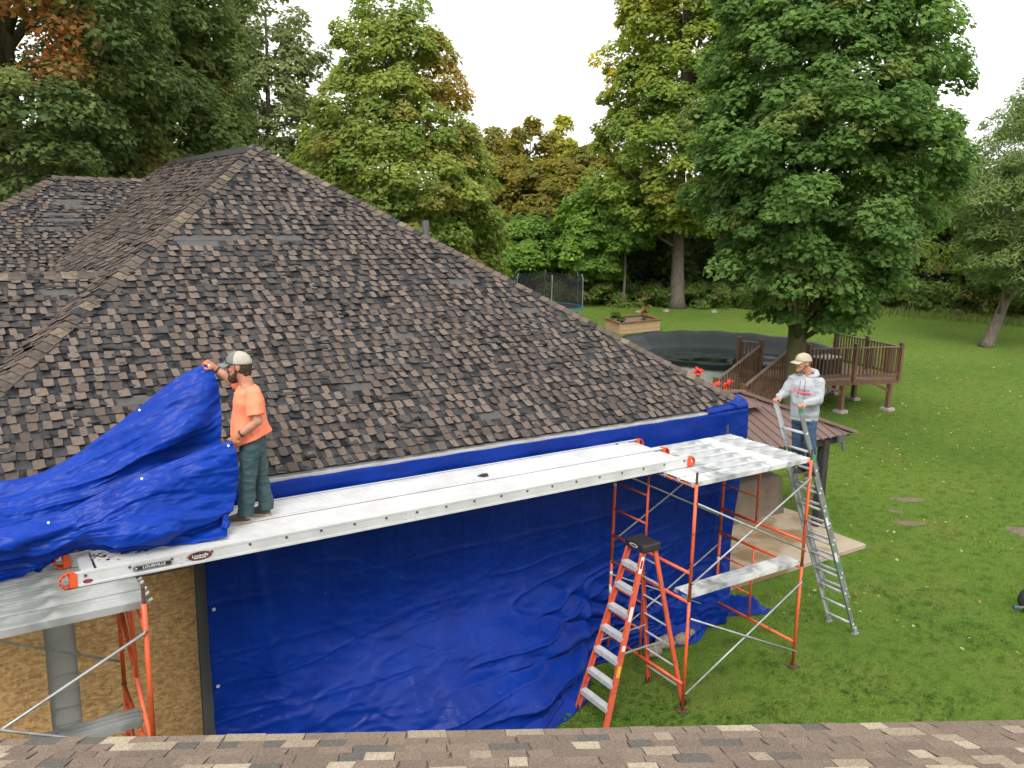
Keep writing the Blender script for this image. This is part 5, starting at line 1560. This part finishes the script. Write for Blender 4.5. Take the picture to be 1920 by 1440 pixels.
f2 = V(-.93, -.37, 0); s2 = V(-.37, .93, 0)
bd = MB()
K['head'] = K['head'] - up * .006
hf, hl, hup = [v * 1.08 for v in head_parts(bd, K['head'], V(-.885, .32, -.05), up, 1.08)]
limb(bd, [K['neck1'] - up * .03, K['neck0'], K['head'] - up * .03 - hf * .02], [.060, .057, .056])
bd.loft([(K['pelvis'] - up * .06, f2 * .10, s2 * .14), (K['pelvis'], f2 * .105, s2 * .15), (K['waist'], f2 * .105, s2 * .14), (K['chest'], f2 * .115, s2 * .165), (K['neck1'] - up * .03, f2 * .07, s2 * .13), (K['neck1'] + up * .02, f2 * .05, s2 * .06)])
limb(bd, [K['shL'], K['elL'], K['wrL']], [.05, .043, .029]); limb(bd, [K['shR'], K['elR'], K['wrR']], [.05, .043, .029])
hand(bd, K['hdL'], V(-1, 0, -.1), V(-.1, -.1, 1)); hand(bd, K['hdR'], V(-1, -.1, -.1), V(-.1, 0, 1))
limb(bd, [K['hipL'], K['knL'], K['anL'], K['anL'] - up * .03], [.085, .055, .04, .045]); limb(bd, [K['hipR'], K['knR'], K['anR'], K['anR'] - up * .03], [.085, .055, .04, .045])
blob('body', bd, M['skin'], p2, .0075, 3)
eyes(p2, K['head'], hf, hl, hup)
hc = K['head']
bm_ = MB()
for sg in (1, -1): bm_.path([hc + hl * sg * .071 + hf * .010 + hup * .02, hc + hl * sg * .064 + hf * .016 - hup * .04, hc + hl * sg * .044 + hf * .05 - hup * .088, hc + hf * .072 - hup * .103], [.008, .012, .018, .022], 8)
bm_.path([hc + hf * .092 + hl * .025 - hup * .050, hc + hf * .102 - hup * .042, hc + hf * .092 - hl * .025 - hup * .050], [.005, .006, .005], 8)
blob('beard', bm_, M['stubble'], p2, .006, 2)
bm_ = MB(); bm_.ell(hc - hf * .034 + hup * .010, hf * .066, hl * .078, hup * .055, 16, 10)
blob('hair', bm_, M['stubble'], p2, .007, 2)
ball_cap(p2, hc, hf, hl, hup, M['cap_tan'], M['cap_tan'], M['cap_tan'])
hd_ = MB()
hd_.loft([(K['pelvis'] - up * .03, f2 * .155, s2 * .185), (K['pelvis'] + up * .03, f2 * .165, s2 * .195), (K['waist'], f2 * .155, s2 * .195), (K['chest'] - up * .03, f2 * .155, s2 * .20), (K['chest'] + up * .06, f2 * .14, s2 * .20), (K['neck1'] - up * .045, f2 * .10, s2 * .17), (K['neck1'] + up * .0, f2 * .075, s2 * .095)], 28)
limb(hd_, [K['shL'] + s2 * .03, K['shL'], (K['shL'] + K['elL']) / 2, K['elL'], (K['elL'] + K['wrL']) / 2, K['wrL']], [.078, .080, .075, .068, .060, .043])
limb(hd_, [K['shR'] - s2 * .03, K['shR'], (K['shR'] + K['elR']) / 2, K['elR'], (K['elR'] + K['wrR']) / 2, K['wrR']], [.078, .080, .075, .068, .060, .043])
hood = blob('hoodie', hd_, M['hoodie'], p2, .010, 2, wr(7, .010, 41, (1, 1, 1.2)))
hh = MB()
pts = []
for k in range(9):
    a = math.radians(20 + 320 * k / 8)
    pts.append(K['neck1'] + up * (.03 + .025 * math.cos(a + math.pi)) - f2 * (-.085 * math.cos(a) + .03) + s2 * (.105 * math.sin(a)))
limb(hh, pts, [.026, .036, .044, .052, .055, .052, .044, .036, .026])
blob('hood', hh, M['hoodie'], hood, .009, 3)
build('hood_lining', MB().ell(K['neck1'] + up * .045 - f2 * .055, f2 * .075, s2 * .085, up * .018, 16, 6), M['navy'], hood, smooth=True)
for sg in (-1, 1):
    a = K['chest'] + up * .125 + f2 * .128 + s2 * (.035 * sg)
    build('drawstring', MB().path([a, a - up * .12 + f2 * .030, a - up * .23 + f2 * .03 + s2 * (.008 * sg)], .004, 6), M['ink'], hood)
# chest print projected onto the front of the hoodie
def on_chest(sx, z):
    c = K['chest'] + up * z
    return c + s2 * sx + f2 * (.152 * math.sqrt(max(.05, 1 - (sx / .2) ** 2)) + .012)
def chest_strip(name, x0, x1, z0, z1, material, n=8):
    g_ = np.array([[on_chest(x0 + (x1 - x0) * i / n, z0 + (z1 - z0) * j) for i in range(n + 1)] for j in (0, .5, 1)], float)
    o_ = build(name, MB().grid(g_), material, hood, smooth=True)
    o_.modifiers.new('solid', 'SOLIDIFY').thickness = .003
chest_strip('print_band', -.12, .06, -.055, -.020, M['pink'])
tri = MB()
tri.add([on_chest(.135, -.03), on_chest(.075, -.03), on_chest(.105, .035)], [(0, 1, 2)])
o_ = build('print_emblem', tri, M['pink'], hood); o_.modifiers.new('solid', 'SOLIDIFY').thickness = .004
mid_ = on_chest(-.03, .002)
text('lettering', 'LACROSSE', .036, mid_ + f2 * .024, M['ink'], hood, xdir=-s2, ydir=up, extrude=.002)
chest_strip('waistband', -.15, .15, -.44, -.40, M['hoodie'])
jn = MB()
jn.loft([(K['pelvis'] + up * .08, f2 * .118, s2 * .158), (K['pelvis'], f2 * .126, s2 * .166), (K['pelvis'] - up * .09, f2 * .122, s2 * .162)])
for h, kn, an in ((K['hipL'], K['knL'], K['anL']), (K['hipR'], K['knR'], K['anR'])):
    limb(jn, [h, h + (kn - h) * .5, kn, kn + (an - kn) * .5, an + up * .05], [.098, .088, .074, .070, .068], 16)
    jn.path([an + up * .05, an - up * .03], [.068, .070], 16)
blob('jeans', jn, M['jeans2'], p2, .010, 2, wr(8, .008, 53, (1, 1, 1.4)))
for an in (K['anL'], K['anR']): shoe(p2, an + V(.03, 0, 0), V(-1, 0, 0), 2.685)
# ================================================================ VEGETATION
def polar(bearing, dist):                               # degrees right of the view heading, metres from the camera's foot
    b = math.radians(bearing)
    fh, rh = Vector((CF.x, CF.y, 0)).normalized(), Vector((math.sin(AZ), -math.cos(AZ), 0))
    p = fh * (math.cos(b) * dist) + rh * (math.sin(b) * dist)
    return p.x, p.y
SHAPES = {
    'maple': (np.array([(0, -.5, 0), (.52, -.16, .06), (.24, .10, .02), (0, .58, -.05), (-.24, .10, .02), (-.52, -.16, .06)]), [(0, 1, 2), (0, 2, 3), (0, 3, 4), (0, 4, 5)]),
    'kite': (np.array([(0, -.5, 0), (.36, -.02, .07), (0, .56, -.04), (-.36, -.02, .07)]), [(0, 1, 2), (0, 2, 3)]),
    'lance': (np.array([(0, -.6, 0), (.15, 0, .03), (0, .7, -.06), (-.15, 0, .03)]), [(0, 1, 2), (0, 2, 3)]),
    'blade': (np.array([(-.06, 0, 0), (.06, 0, 0), (0.05, .1, 1.0)]), [(0, 1, 2)])}
def leaf_object(name, pos, nrm, size, hue, shape, parent=None, yaxis=None, rng=RNG, material=None):
    sv, sf = SHAPES[shape]
    N, n = len(pos), len(sv)
    nrm = nrm / (np.linalg.norm(nrm, axis=1, keepdims=True) + 1e-9)
    t = rng.normal(size=(N, 3)) if yaxis is None else yaxis + rng.normal(size=(N, 3)) * .35
    y = t - nrm * (t * nrm).sum(1, keepdims=True); y /= np.linalg.norm(y, axis=1, keepdims=True) + 1e-9
    x = np.cross(y, nrm)
    V_ = pos[:, None] + size[:, None, None] * (sv[None, :, 0:1] * x[:, None] + sv[None, :, 1:2] * y[:, None] + sv[None, :, 2:3] * nrm[:, None])
    base = np.array(wloc(parent)) if parent is not None else np.zeros(3)
    V_ = (V_ - base).reshape(-1, 3)
    F_ = (np.arange(N)[:, None, None] * n + np.array(sf)[None]).reshape(-1, 3)
    me = bpy.data.meshes.new(name)
    me.vertices.add(len(V_)); me.vertices.foreach_set('co', V_.astype(np.float32).reshape(-1))
    me.loops.add(F_.size); me.loops.foreach_set('vertex_index', F_.astype(np.int32).reshape(-1))
    me.polygons.add(len(F_)); me.polygons.foreach_set('loop_start', np.arange(0, F_.size, 3, dtype=np.int32))
    me.update(calc_edges=True)
    at = me.attributes.new('hue', 'FLOAT_COLOR', 'POINT')
    c = np.ones((N, n, 4), np.float32); c[..., :3] = hue[:, None]
    at.data.foreach_set('color', c.reshape(-1))
    me.materials.append(material or M['leaf'])
    o = bpy.data.objects.new(name, me); COL.objects.link(o)
    if parent is not None: o.parent = parent; WL[o.name] = wloc(parent).copy()
    return o
def clusters_in_crown(cx, cy, z0, z1, prof, n, rc, rng, lean=(0, 0), squash=1.0, shell=.45):
    hs, rs = zip(*prof)
    out = []
    while len(out) < n:
        h = rng.random(); R = max(.15, np.interp(h, hs, rs) - .5 * rc)
        if rng.random() > (R / max(rs)) ** 1.2 + .06: continue
        a = rng.random() * 2 * math.pi
        lob = 1 + .20 * math.sin(3 * a + h * 9) * math.sin(5 * h * math.pi + a) + rng.normal() * .06
        r = R * lob * (shell + (1 - shell) * rng.random() ** .5)
        out.append((cx + lean[0] * h + r * math.cos(a), cy + lean[1] * h + r * math.sin(a), z0 + (z1 - z0) * h, math.cos(a), math.sin(a), r / max(R, .1), rc * rng.uniform(.65, 1.3)))
    return np.array(out)
def fill_clusters(cl, per, size, palette, rng, flat=.55, droop=.35, accents=(), up_bias=.9, gain=1.0):
    """leaves on the outer dome of every clump; palette: list of (colour, weight)"""
    N = len(cl) * per
    ci = np.repeat(np.arange(len(cl)), per)
    c = cl[ci]
    d = rng.normal(size=(N, 3)); d[:, 2] += .25
    d[:, 0] += c[:, 3] * .7; d[:, 1] += c[:, 4] * .7
    d /= np.linalg.norm(d, axis=1, keepdims=True)
    rr = c[:, 6] * (.35 + .65 * rng.random(N) ** .45)
    off = d * rr[:, None]
    horiz = np.hypot(off[:, 0], off[:, 1]) / c[:, 6]
    off[:, 2] = off[:, 2] * flat - droop * c[:, 6] * horiz ** 2
    pos = c[:, :3] + off
    nrm = d * .55 + np.array([0, 0, up_bias]) + rng.normal(size=(N, 3)) * .42
    nrm[:, 0] += c[:, 3] * .35; nrm[:, 1] += c[:, 4] * .35
    cols = np.array([p[0] for p in palette]); wts = np.array([p[1] for p in palette], float); wts /= wts.sum()
    ccol = cols[rng.choice(len(cols), len(cl), p=wts)]
    lcol = cols[rng.choice(len(cols), N, p=wts)]
    hue = ccol[ci] * .65 + lcol * .35
    for (ax_, ay_, az_, ar, acol, astr) in accents:
        w = np.clip(1 - np.linalg.norm(pos - np.array([ax_, ay_, az_]), axis=1) / ar, 0, 1) ** .6 * astr
        w = w * (rng.random(N) < .85)
        hue = hue * (1 - w[:, None]) + np.array(acol) * w[:, None]
    hue = hue * gain * (1 + rng.normal(size=(N, 1)) * .13 ).clip(.55, 1.5)
    sz = size * rng.uniform(.65, 1.25, N)
    return pos, nrm, sz, hue
def trunk_mesh(base, top, r0, r1, limbs, rng, bend=.3):
    m_ = MB()
    base, top = Vector(base), Vector(top)
    pts = []
    for k in range(9):
        f_ = k / 8
        p = base.lerp(top, f_) + Vector((math.sin(f_ * 5 + base.x) * bend * f_ * (1 - f_), math.cos(f_ * 4 + base.y) * bend * f_ * (1 - f_), 0))
        pts.append(p)
    rs = [r0 * (1.45 if k == 0 else 1) * (1 - k / 8) + r1 * (k / 8) for k in range(9)]
    pts.insert(1, pts[0].lerp(pts[1], .25)); rs.insert(1, r0 * 1.08)
    m_.path(pts, rs, 12)
    for lx, ly, lz, lr in limbs:
        f_ = min(.95, max(.18, (lz - base.z) / max(.1, top.z - base.z) - rng.uniform(.12, .3)))
        p = base.lerp(top, f_)
        q = Vector((lx, ly, lz)); mid = p.lerp(q, .5) + Vector((0, 0, -.06 * (q - p).length))
        m_.path([p, mid, q], [lr, lr * .65, lr * .22], 6)
    return m_
def tree(name, label, cat, base, z0, z1, prof, palette, seed, ncl, per, size, rc, shape='maple', lean=(0, 0), off=(0, 0), tr=.3, bark='bark', accents=(), group=None, flat=.55, droop=.35, shell=.45, up_bias=.9, trunk_top=None, nlimb=26, gain=2.35):
    rng = np.random.default_rng(seed)
    t = thing(name, label, cat, (base[0], base[1], 0), group)
    cl = clusters_in_crown(base[0] + off[0], base[1] + off[1], z0, z1, prof, ncl, rc, rng, lean, shell=shell)
    pos, nrm, sz, hue = fill_clusters(cl, per, size, palette, rng, flat, droop, accents, up_bias=up_bias, gain=gain)
    leaf_object('crown', pos, nrm, sz, hue, shape, t, rng=rng)
    ii = rng.choice(len(cl), min(nlimb, len(cl)), replace=False)
    limbs = [(cl[i, 0], cl[i, 1], cl[i, 2], tr * .30) for i in ii]
    tt = trunk_top or (base[0] + off[0] + lean[0] * .8, base[1] + off[1] + lean[1] * .8, z0 + (z1 - z0) * .85)
    build('trunk', trunk_mesh((base[0], base[1], -.05), tt, tr, tr * .2, limbs, rng), M[bark], t, smooth=True)
    return t
G = lambda r, g, b, k=1.0: (r * k, g * k, b * k)
# the big maple beside the deck
tree('maple_tree', 'large dark green maple standing between the pool and the lawn', 'tree', (21.6, 17.0), 3.1, 16.6,
     [(0, 1.3), (.05, 1.9), (.12, 2.7), (.2, 3.4), (.3, 3.85), (.45, 3.8), (.62, 3.25), (.75, 2.8), (.88, 2.1), (1, .7)],
     [(G(.040, .074, .020), 3), (G(.054, .095, .025), 4), (G(.072, .118, .031), 2), (G(.095, .112, .034), 1)], 11, 640, 180, .165, .70, 'maple', off=(.35, -.22), lean=(-.55, .36), tr=.33, bark='bark_moss', nlimb=40, gain=2.2)
# pale trunked maple at the wood edge
x, y = 41.9, 43.4
tree('maple_tree', 'tall yellow-green maple with bare pale trunk at the wood edge', 'tree', (x, y), 5.5, 26,
     [(0, 2.5), (.05, 5.2), (.18, 6.1), (.35, 5.8), (.55, 4.9), (.75, 4.0), (.9, 2.6), (1, .8)],
     [(G(.062, .094, .020), 3), (G(.092, .130, .025), 4), (G(.122, .142, .026), 3), (G(.155, .145, .03), 1)], 12, 520, 120, .30, 1.1, 'maple', tr=.48, off=(-.4, .4),
     gain=2.05, accents=((x - 3, y + 3, 21, 6, (.17, .165, .022), .6), (x - 5.5, y + 3.5, 15.5, 2.0, (.42, .30, .03), .8)))
# broad light maple behind the roof
x, y = polar(-8.0, 38)
ac = [(x + 2.6, y - 1.2, 11.6, 2.0, (.22, .10, .03), .75), (x + 1.0, y - 2, 9.3, 1.3, (.20, .11, .03), .5), (x - .6, y - 2.2, 4.9, 1.2, (.21, .15, .04), .6), (x + .6, y - 2, 6.8, 1.0, (.26, .11, .03), .5)]
tree('maple_tree', 'broad light green maple touched with orange behind the roof ridge', 'tree', (x, y), 2.5, 15.3,
     [(0, 4.4), (.12, 5.0), (.3, 4.9), (.45, 4.3), (.58, 3.6), (.7, 3.0), (.82, 2.4), (.93, 1.7), (1, .6)],
     [(G(.066, .094, .022), 3), (G(.094, .120, .027), 4), (G(.118, .138, .031), 2), (G(.14, .122, .035), 1)], 13, 520, 150, .20, .80, 'maple', tr=.35, accents=ac)
# dark maples on the left
x, y = polar(-22.3, 30.5)
tree('maple_tree', 'dense dark green maple rising behind the cross-wing roof', 'tree', (x, y), 3.6, 19,
     [(0, 2.2), (.08, 2.9), (.3, 3.3), (.55, 3.1), (.8, 2.7), (1, 1.2)],
     [(G(.042, .064, .022), 4), (G(.060, .084, .026), 4), (G(.092, .112, .036), 2), (G(.115, .11, .038), 1)], 14, 600, 170, .155, .80, 'maple', tr=.4, bark='bark_moss',
     accents=((x - .5, y - 3.4, 7.2, 1.0, (.28, .12, .04), .7), (x + 1.7, y - 4.4, 7.5, .7, (.40, .10, .03), .9)))
x, y = polar(-29.5, 26.5)
fx, fy = CF.x, CF.y
tree('maple_tree', 'dark maple with orange autumn branches in the upper left corner', 'tree', (x, y), 3.4, 17,
     [(0, 2.2), (.1, 3.6), (.35, 4.0), (.6, 3.9), (.8, 3.4), (1, 1.3)],
     [(G(.038, .058, .020), 4), (G(.056, .078, .025), 4), (G(.088, .108, .034), 2)], 15, 480, 170, .145, .75, 'maple', tr=.4, bark='bark_moss',
     accents=((x - 1.5, y - 2.5, 11.3, 2.1, (.25, .10, .04), .8), (x + .5, y - 2.8, 10.15, 1.5, (.31, .11, .042), .85), (x + 1.8, y - 1.8, 11.7, 1.0, (.20, .12, .035), .75), (x - 1.0, y - 3.0, 8.2, 1.1, (.20, .13, .035), .6)))
# tall airy ash
x, y = polar(-15.6, 50)
tree('ash_tree', 'tall airy grey-green ash between the two big maples', 'tree', (x, y), 6, 18.3,
     [(0, 2.3), (.3, 3.1), (.55, 3.2), (.75, 2.6), (.9, 1.8), (1, .6)],
     [(G(.070, .088, .034), 4), (G(.086, .102, .040), 3), (G(.06, .076, .03), 2)], 16, 230, 110, .26, .75, 'kite', tr=.3)
x, y = polar(-19.5, 52)
tree('ash_tree', 'green ash half hidden behind the dark maples', 'tree', (x, y), 6, 19.5,
     [(0, 2.5), (.3, 3.6), (.6, 3.6), (.85, 2.5), (1, .6)],
     [(G(.065, .10, .026), 4), (G(.09, .12, .03), 3), (G(.12, .12, .03), 1)], 26, 200, 100, .28, .85, 'kite', tr=.3)
# golden trees in the gap
gold = [(G(.138, .118, .022), 4), (G(.116, .106, .022), 4), (G(.088, .095, .024), 3)]
for (b, dd, zt_, R, lab, pal, sd2) in (
        (-1.4, 72, 12.9, 5.0, 'bushy golden-brown tree at the left of the gap in the trees', gold, 31),
        (.9, 78, 14.4, 4.2, 'taller golden-brown tree with a bare tip in the gap', gold, 32),
        (3.0, 84, 15.2, 2.2, 'slim bright yellow tree at the back of the gap', [(G(.22, .21, .035), 4), (G(.18, .19, .035), 3)], 33),
        (5.2, 76, 13.0, 4.6, 'rounded golden-green tree at the right of the gap', [(G(.125, .105, .02), 3), (G(.09, .10, .022), 3)], 34),
        (2.6, 68, 10.6, 4.6, 'lower golden tree in the middle of the gap', gold, 35)):
    x, y = polar(b, dd)
    tree('golden_tree', lab, 'tree', (x, y), 1.5, zt_, [(0, R * .8), (.2, R), (.5, R * .95), (.75, R * .75), (.9, R * .45), (1, .3)], pal, sd2, 300, 80, .36, .85, 'kite', tr=.2, group='golden trees in the gap', droop=.15, gain=1.8)
for (b, dd, z0, zt_, R, lab, sd2) in (
        (.8, 62, 2.0, 6.2, 2.4, 'young green tree beside the trampoline', 41), (5.2, 61, 2.2, 8.8, 3.1, 'leafy green tree left of the pale trunk', 42), (7.3, 60, 4.4, 7.8, 2.4, 'low leafy tree touching the pale-trunked maple', 43)):
    x, y = polar(b, dd)
    tree('young_tree', lab, 'tree', (x, y), z0, zt_, [(0, R * .7), (.3, R), (.7, R * .8), (1, .4)], [(G(.045, .085, .018), 3), (G(.068, .115, .022), 4), (G(.085, .13, .022), 2)], sd2, 150, 110, .28, .8, 'maple', tr=.12, nlimb=14)
# leaning willow-like tree on the right
x, y = 44.1, 23.1
tree('willow_tree', 'leaning grey-green tree with straight trunk on the right lawn', 'tree', (x, y), 3.4, 13.8,
     [(0, 1.6), (.12, 3.2), (.35, 4.4), (.6, 4.6), (.8, 3.4), (1, 1.0)],
     [(G(.055, .082, .026), 4), (G(.072, .098, .034), 4), (G(.09, .115, .04), 2)], 17, 380, 120, .26, .80, 'lance', lean=(1.6, -1.0), off=(.9, -.6), tr=.29, droop=.6, trunk_top=(46.2, 21.7, 9))
x, y = polar(31.5, 64)
tree('willow_tree', 'taller grey-green tree cut off by the right picture edge', 'tree', (x, y), 3, 17.5,
     [(0, 3), (.3, 4.2), (.6, 4.0), (1, 1.0)], [(G(.05, .08, .025), 4), (G(.07, .10, .034), 3)], 18, 260, 100, .30, .95, 'lance', tr=.3, droop=.5)
x, y = polar(26.2, 72)
tree('young_tree', 'yellow-green tree between the big maple and the leaning tree', 'tree', (x, y), 3, 12.5,
     [(0, 2.5), (.3, 3.4), (.6, 3.0), (1, .6)], [(G(.08, .115, .022), 4), (G(.11, .14, .03), 3)], 19, 200, 90, .34, .95, 'kite', tr=.25)

# the wood behind: reads as one mass
ff = [polar(b_, np.interp(b_, [-36, 2, 9, 18, 24, 36], [63, 62, 63, 65, 69, 68])) for b_ in range(-40, 42, 4)]
ff2 = [polar(b_, 130) for b_ in range(40, -44, -4)]
structure('forest_floor', MB().add([(x, y, .004) for x, y in ff + ff2], [tuple(range(len(ff + ff2)))]), mat('leaf_litter', (.035, .028, .016), .95, c2=(.02, .022, .01), scale=1.5), recalc=True)
rng = np.random.default_rng(5)
cl = []
def edge_dist(b): return np.interp(b, [-36, -10, 2, 9, 18, 24, 31, 36], [62, 62, 61, 62, 64, 68, 67, 67])
for k in range(1900):
    b = rng.uniform(-36, 37)
    top = np.interp(b, [-36, -12, -9.5, -4, 0, 9, 16, 22, 27, 37], [12, 10, 8, 6.5, 5.6, 7.5, 10.5, 8.8, 8.4, 9.5])
    back = rng.random() < .42
    dd = edge_dist(b) + (rng.uniform(17, 21) if back else rng.uniform(1.5, 16))
    zz_ = rng.uniform(.3, top * .9) if back else rng.uniform(min(4.2, top * .5), top) 
    if not back and rng.random() < .12 and b > 20: zz_ = rng.uniform(.6, 4)
    x, y = polar(b, dd)
    cl.append((x, y, zz_, -CF.x, -CF.y, 1, rng.uniform(.9, 1.7)))
for k in range(240):                                    # shaded understorey
    b = rng.uniform(4, 21); x, y = polar(b, edge_dist(b) + rng.uniform(2.5, 9))
    cl.append((x, y, rng.uniform(.4, 3.6), -CF.x, -CF.y, 1, rng.uniform(.7, 1.2)))
for k in range(420):                                    # dense dark backing low in the wood
    x, y = polar(rng.uniform(-2, 36), 84 + rng.uniform(0, 4))
    cl.append((x, y, rng.uniform(.3, 7), -CF.x, -CF.y, 1, rng.uniform(1.2, 2.0)))
cl = np.array(cl)
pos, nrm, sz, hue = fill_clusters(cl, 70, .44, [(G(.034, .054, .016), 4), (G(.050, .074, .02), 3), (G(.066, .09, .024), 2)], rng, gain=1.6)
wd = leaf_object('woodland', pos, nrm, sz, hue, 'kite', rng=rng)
tag(wd, 'dark mass of woodland closing the back of the lawn', 'wood', kind='stuff')
m_ = MB()
for k in range(34):
    b = rng.uniform(-12, 36); dd = edge_dist(b) + rng.uniform(2, 15)
    x, y = polar(b, dd); r_ = rng.uniform(.07, .2)
    m_.path([(x, y, -.05), (x + rng.normal() * .2, y + rng.normal() * .2, 3), (x + rng.normal() * .5, y + rng.normal() * .5, 4.6 if b < 10 else 7)], [r_ * 1.2, r_, r_ * .6], 7)
tk = build('woodland_trunks', m_, M['bark'], smooth=True); tag(tk, 'slim trunks in the shade of the wood', 'wood', kind='stuff')
# weeds and bushes along the edge of the lawn
cl = []
for k in range(950):
    b = rng.uniform(1.5, 36) if k < 620 else rng.uniform(18.5, 36)
    dd = edge_dist(b) + rng.uniform(-2.2, 2.0) + (-1.5 if b > 21 else 0)
    hmax = 1.5 if b < 19 else (2.2 if k < 620 else 5.0)
    x, y = polar(b, dd)
    cl.append((x, y, rng.uniform(.15, hmax), -CF.x, -CF.y, 1, rng.uniform(.35, .75)))
pos, nrm, sz, hue = fill_clusters(np.array(cl), 60, .22, [(G(.06, .10, .022), 4), (G(.085, .13, .028), 3), (G(.11, .135, .035), 2), (G(.12, .095, .035), 1)], rng, gain=1.5)
tag(leaf_object('undergrowth', pos, nrm, sz, hue, 'kite', rng=rng), 'weeds and low bushes along the wood edge', 'undergrowth', kind='stuff')
# tall grass on the right edge
N = 9000
b = rng.uniform(20, 36, N); dd = np.array([edge_dist(q) for q in b]) + rng.uniform(0, 1, N) ** .6 * 5.5 - 6.5
P_ = np.array([polar(*q) for q in zip(b, dd)])
pos = np.concatenate([P_, np.zeros((N, 1))], 1)
hue = np.where(rng.random((N, 1)) < .5, np.array([[.15, .21, .05]]), np.array([[.21, .24, .08]])) * rng.uniform(.7, 1.2, (N, 1))
tag(leaf_object('tall_grass', pos, np.tile([0, 0, 1.0], (N, 1)) + rng.normal(size=(N, 3)) * .25, rng.uniform(.22, .6, N), hue, 'blade', rng=rng), 'unmown tall grass before the shrubs', 'grass', kind='stuff')
# plants in the raised bed
for lab, x, y, z_, r_, pal, sd2 in (('leafy green plant growing in the raised garden bed', 30.3, 35.9, .90, .26, [(G(.06, .11, .02), 1), (G(.09, .14, .03), 1)], 51), ('dry straw-coloured plant in the raised garden bed', 32.2, 35.9, .95, .22, [(G(.25, .19, .09), 1), (G(.18, .14, .06), 1)], 52)):
    rng2 = np.random.default_rng(sd2)
    t = thing('garden_plant', lab, 'plant', (x, y, .52))
    cl = np.array([(x + rng2.normal() * r_ * .5, y + rng2.normal() * r_ * .5, z_ + rng2.normal() * .28, 0, 0, 1, r_ * .7) for _ in range(14)])
    leaf_object('foliage', *fill_clusters(cl, 40, .14, pal, rng2, gain=1.3), 'kite', t, rng=rng2)
    build('stem', MB().path([(x, y, .5), (x, y, 1.3)], [.02, .01], 6), M['bark'], t)
# lawn grass near enough to show blades
N = 240000
b = rng.uniform(-6, 34, N); dd = 9.0 * (62 / 9.0) ** (rng.random(N) ** 1.25)
th = np.radians(b)
fh, rh = np.array([CF.x, CF.y]) / math.hypot(CF.x, CF.y), np.array([math.sin(AZ), -math.cos(AZ)])
P_ = (fh[None] * np.cos(th)[:, None] + rh[None] * np.sin(th)[:, None]) * dd[:, None]
keep = ~((P_[:, 0] > 9.4) & (P_[:, 0] < 14.8) & (P_[:, 1] > 9.3) & (P_[:, 1] < 13.7)) & ~((P_[:, 1] > 9.0) & (P_[:, 0] < 9.8)) & (np.hypot(P_[:, 0] - PC[0], P_[:, 1] - PC[1]) > PR + .1)
for (x, y, a) in ((17.9, 10.7, .45), (16.5, 9.75, .36), (18.2, 8.2, .5), (16.9, 10.35, .25)): keep &= (np.hypot(P_[:, 0] - x, P_[:, 1] - y) > a * rng.uniform(.6, 1.1, N)) | (rng.random(N) < .8)
P_ = P_[keep]; dd = dd[keep]; N = len(P_)
pos = np.concatenate([P_, np.zeros((N, 1))], 1)
patch = fbm(np.stack([P_[:, 0] * .45, P_[:, 1] * .45, P_[:, 0] * 0], -1), 3)
patch2 = fbm(np.stack([P_[:, 0] * 2.2, P_[:, 1] * 2.2, P_[:, 0] * 0 + 7], -1), 2)
g0, g1, g2 = np.array([.063, .134, .020]), np.array([.118, .226, .034]), np.array([.175, .22, .054])
hue = g0 + (g1 - g0) * np.clip(.5 + patch * .9 + patch2 * .5, 0, 1)[:, None]
yel = np.clip(patch2 * 1.4 - .35 + .3 * patch, 0, 1)[:, None] * .6
hue = hue * (1 - yel) + g2 * yel
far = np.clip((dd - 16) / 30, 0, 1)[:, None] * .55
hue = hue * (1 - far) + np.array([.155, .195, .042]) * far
hue = hue * rng.uniform(.65, 1.3, (N, 1))
tag(leaf_object('grass', pos, np.tile([0, 0, 1.0], (N, 1)) + rng.normal(size=(N, 3)) * .55, rng.uniform(.03, .065, N) * np.clip(dd / 15, .9, 1.5), hue, 'blade', rng=rng), 'mown lawn grass with yellowish patches', 'grass', kind='stuff')
# clover-like broad weeds near the near roof
N = 5000
b = rng.uniform(0, 34, N); th = np.radians(b); dd = rng.uniform(9, 16, N)
P_ = (fh[None] * np.cos(th)[:, None] + rh[None] * np.sin(th)[:, None]) * dd[:, None]
den = fbm(np.stack([P_[:, 0] * 1.1, P_[:, 1] * 1.1, P_[:, 0] * 0 + 3], -1), 2)
P_ = P_[(den > .12) & ~((P_[:, 1] > 8.6) & (P_[:, 0] < 14.8))]; N = len(P_)
tag(leaf_object('clover', np.concatenate([P_, rng.uniform(.03, .06, (N, 1))], 1), np.tile([0, 0, 1.0], (N, 1)) + rng.normal(size=(N, 3)) * .3, rng.uniform(.04, .075, N), np.array([[.075, .145, .028]]) * rng.uniform(.7, 1.3, (N, 1)), 'kite', rng=rng), 'broad-leaved clover patches in the lawn', 'weeds', kind='stuff')
# fallen leaves
N = 420
b = np.clip(rng.normal(23, 6, N), 5, 33); dd = rng.uniform(13, 46, N)
P_ = np.array([polar(*q) for q in zip(b, dd)])
P_ = P_[(np.hypot(P_[:, 0] - PC[0], P_[:, 1] - PC[1]) > PR + .2) & ~((P_[:, 0] > 9) & (P_[:, 0] < 15) & (P_[:, 1] > 9))]; N = len(P_)
cc = np.array([(.42, .42, .20), (.36, .36, .09), (.48, .46, .30), (.40, .20, .06)])[rng.choice(4, N, p=[.45, .25, .22, .08])]
tag(leaf_object('fallen_leaves', np.concatenate([P_, rng.uniform(.06, .10, (N, 1))], 1), np.tile([0, 0, 1.0], (N, 1)) + rng.normal(size=(N, 3)) * .35, rng.uniform(.05, .09, N), cc, 'kite', rng=rng), 'pale fallen leaves strewn over the lawn', 'leaves', kind='stuff')
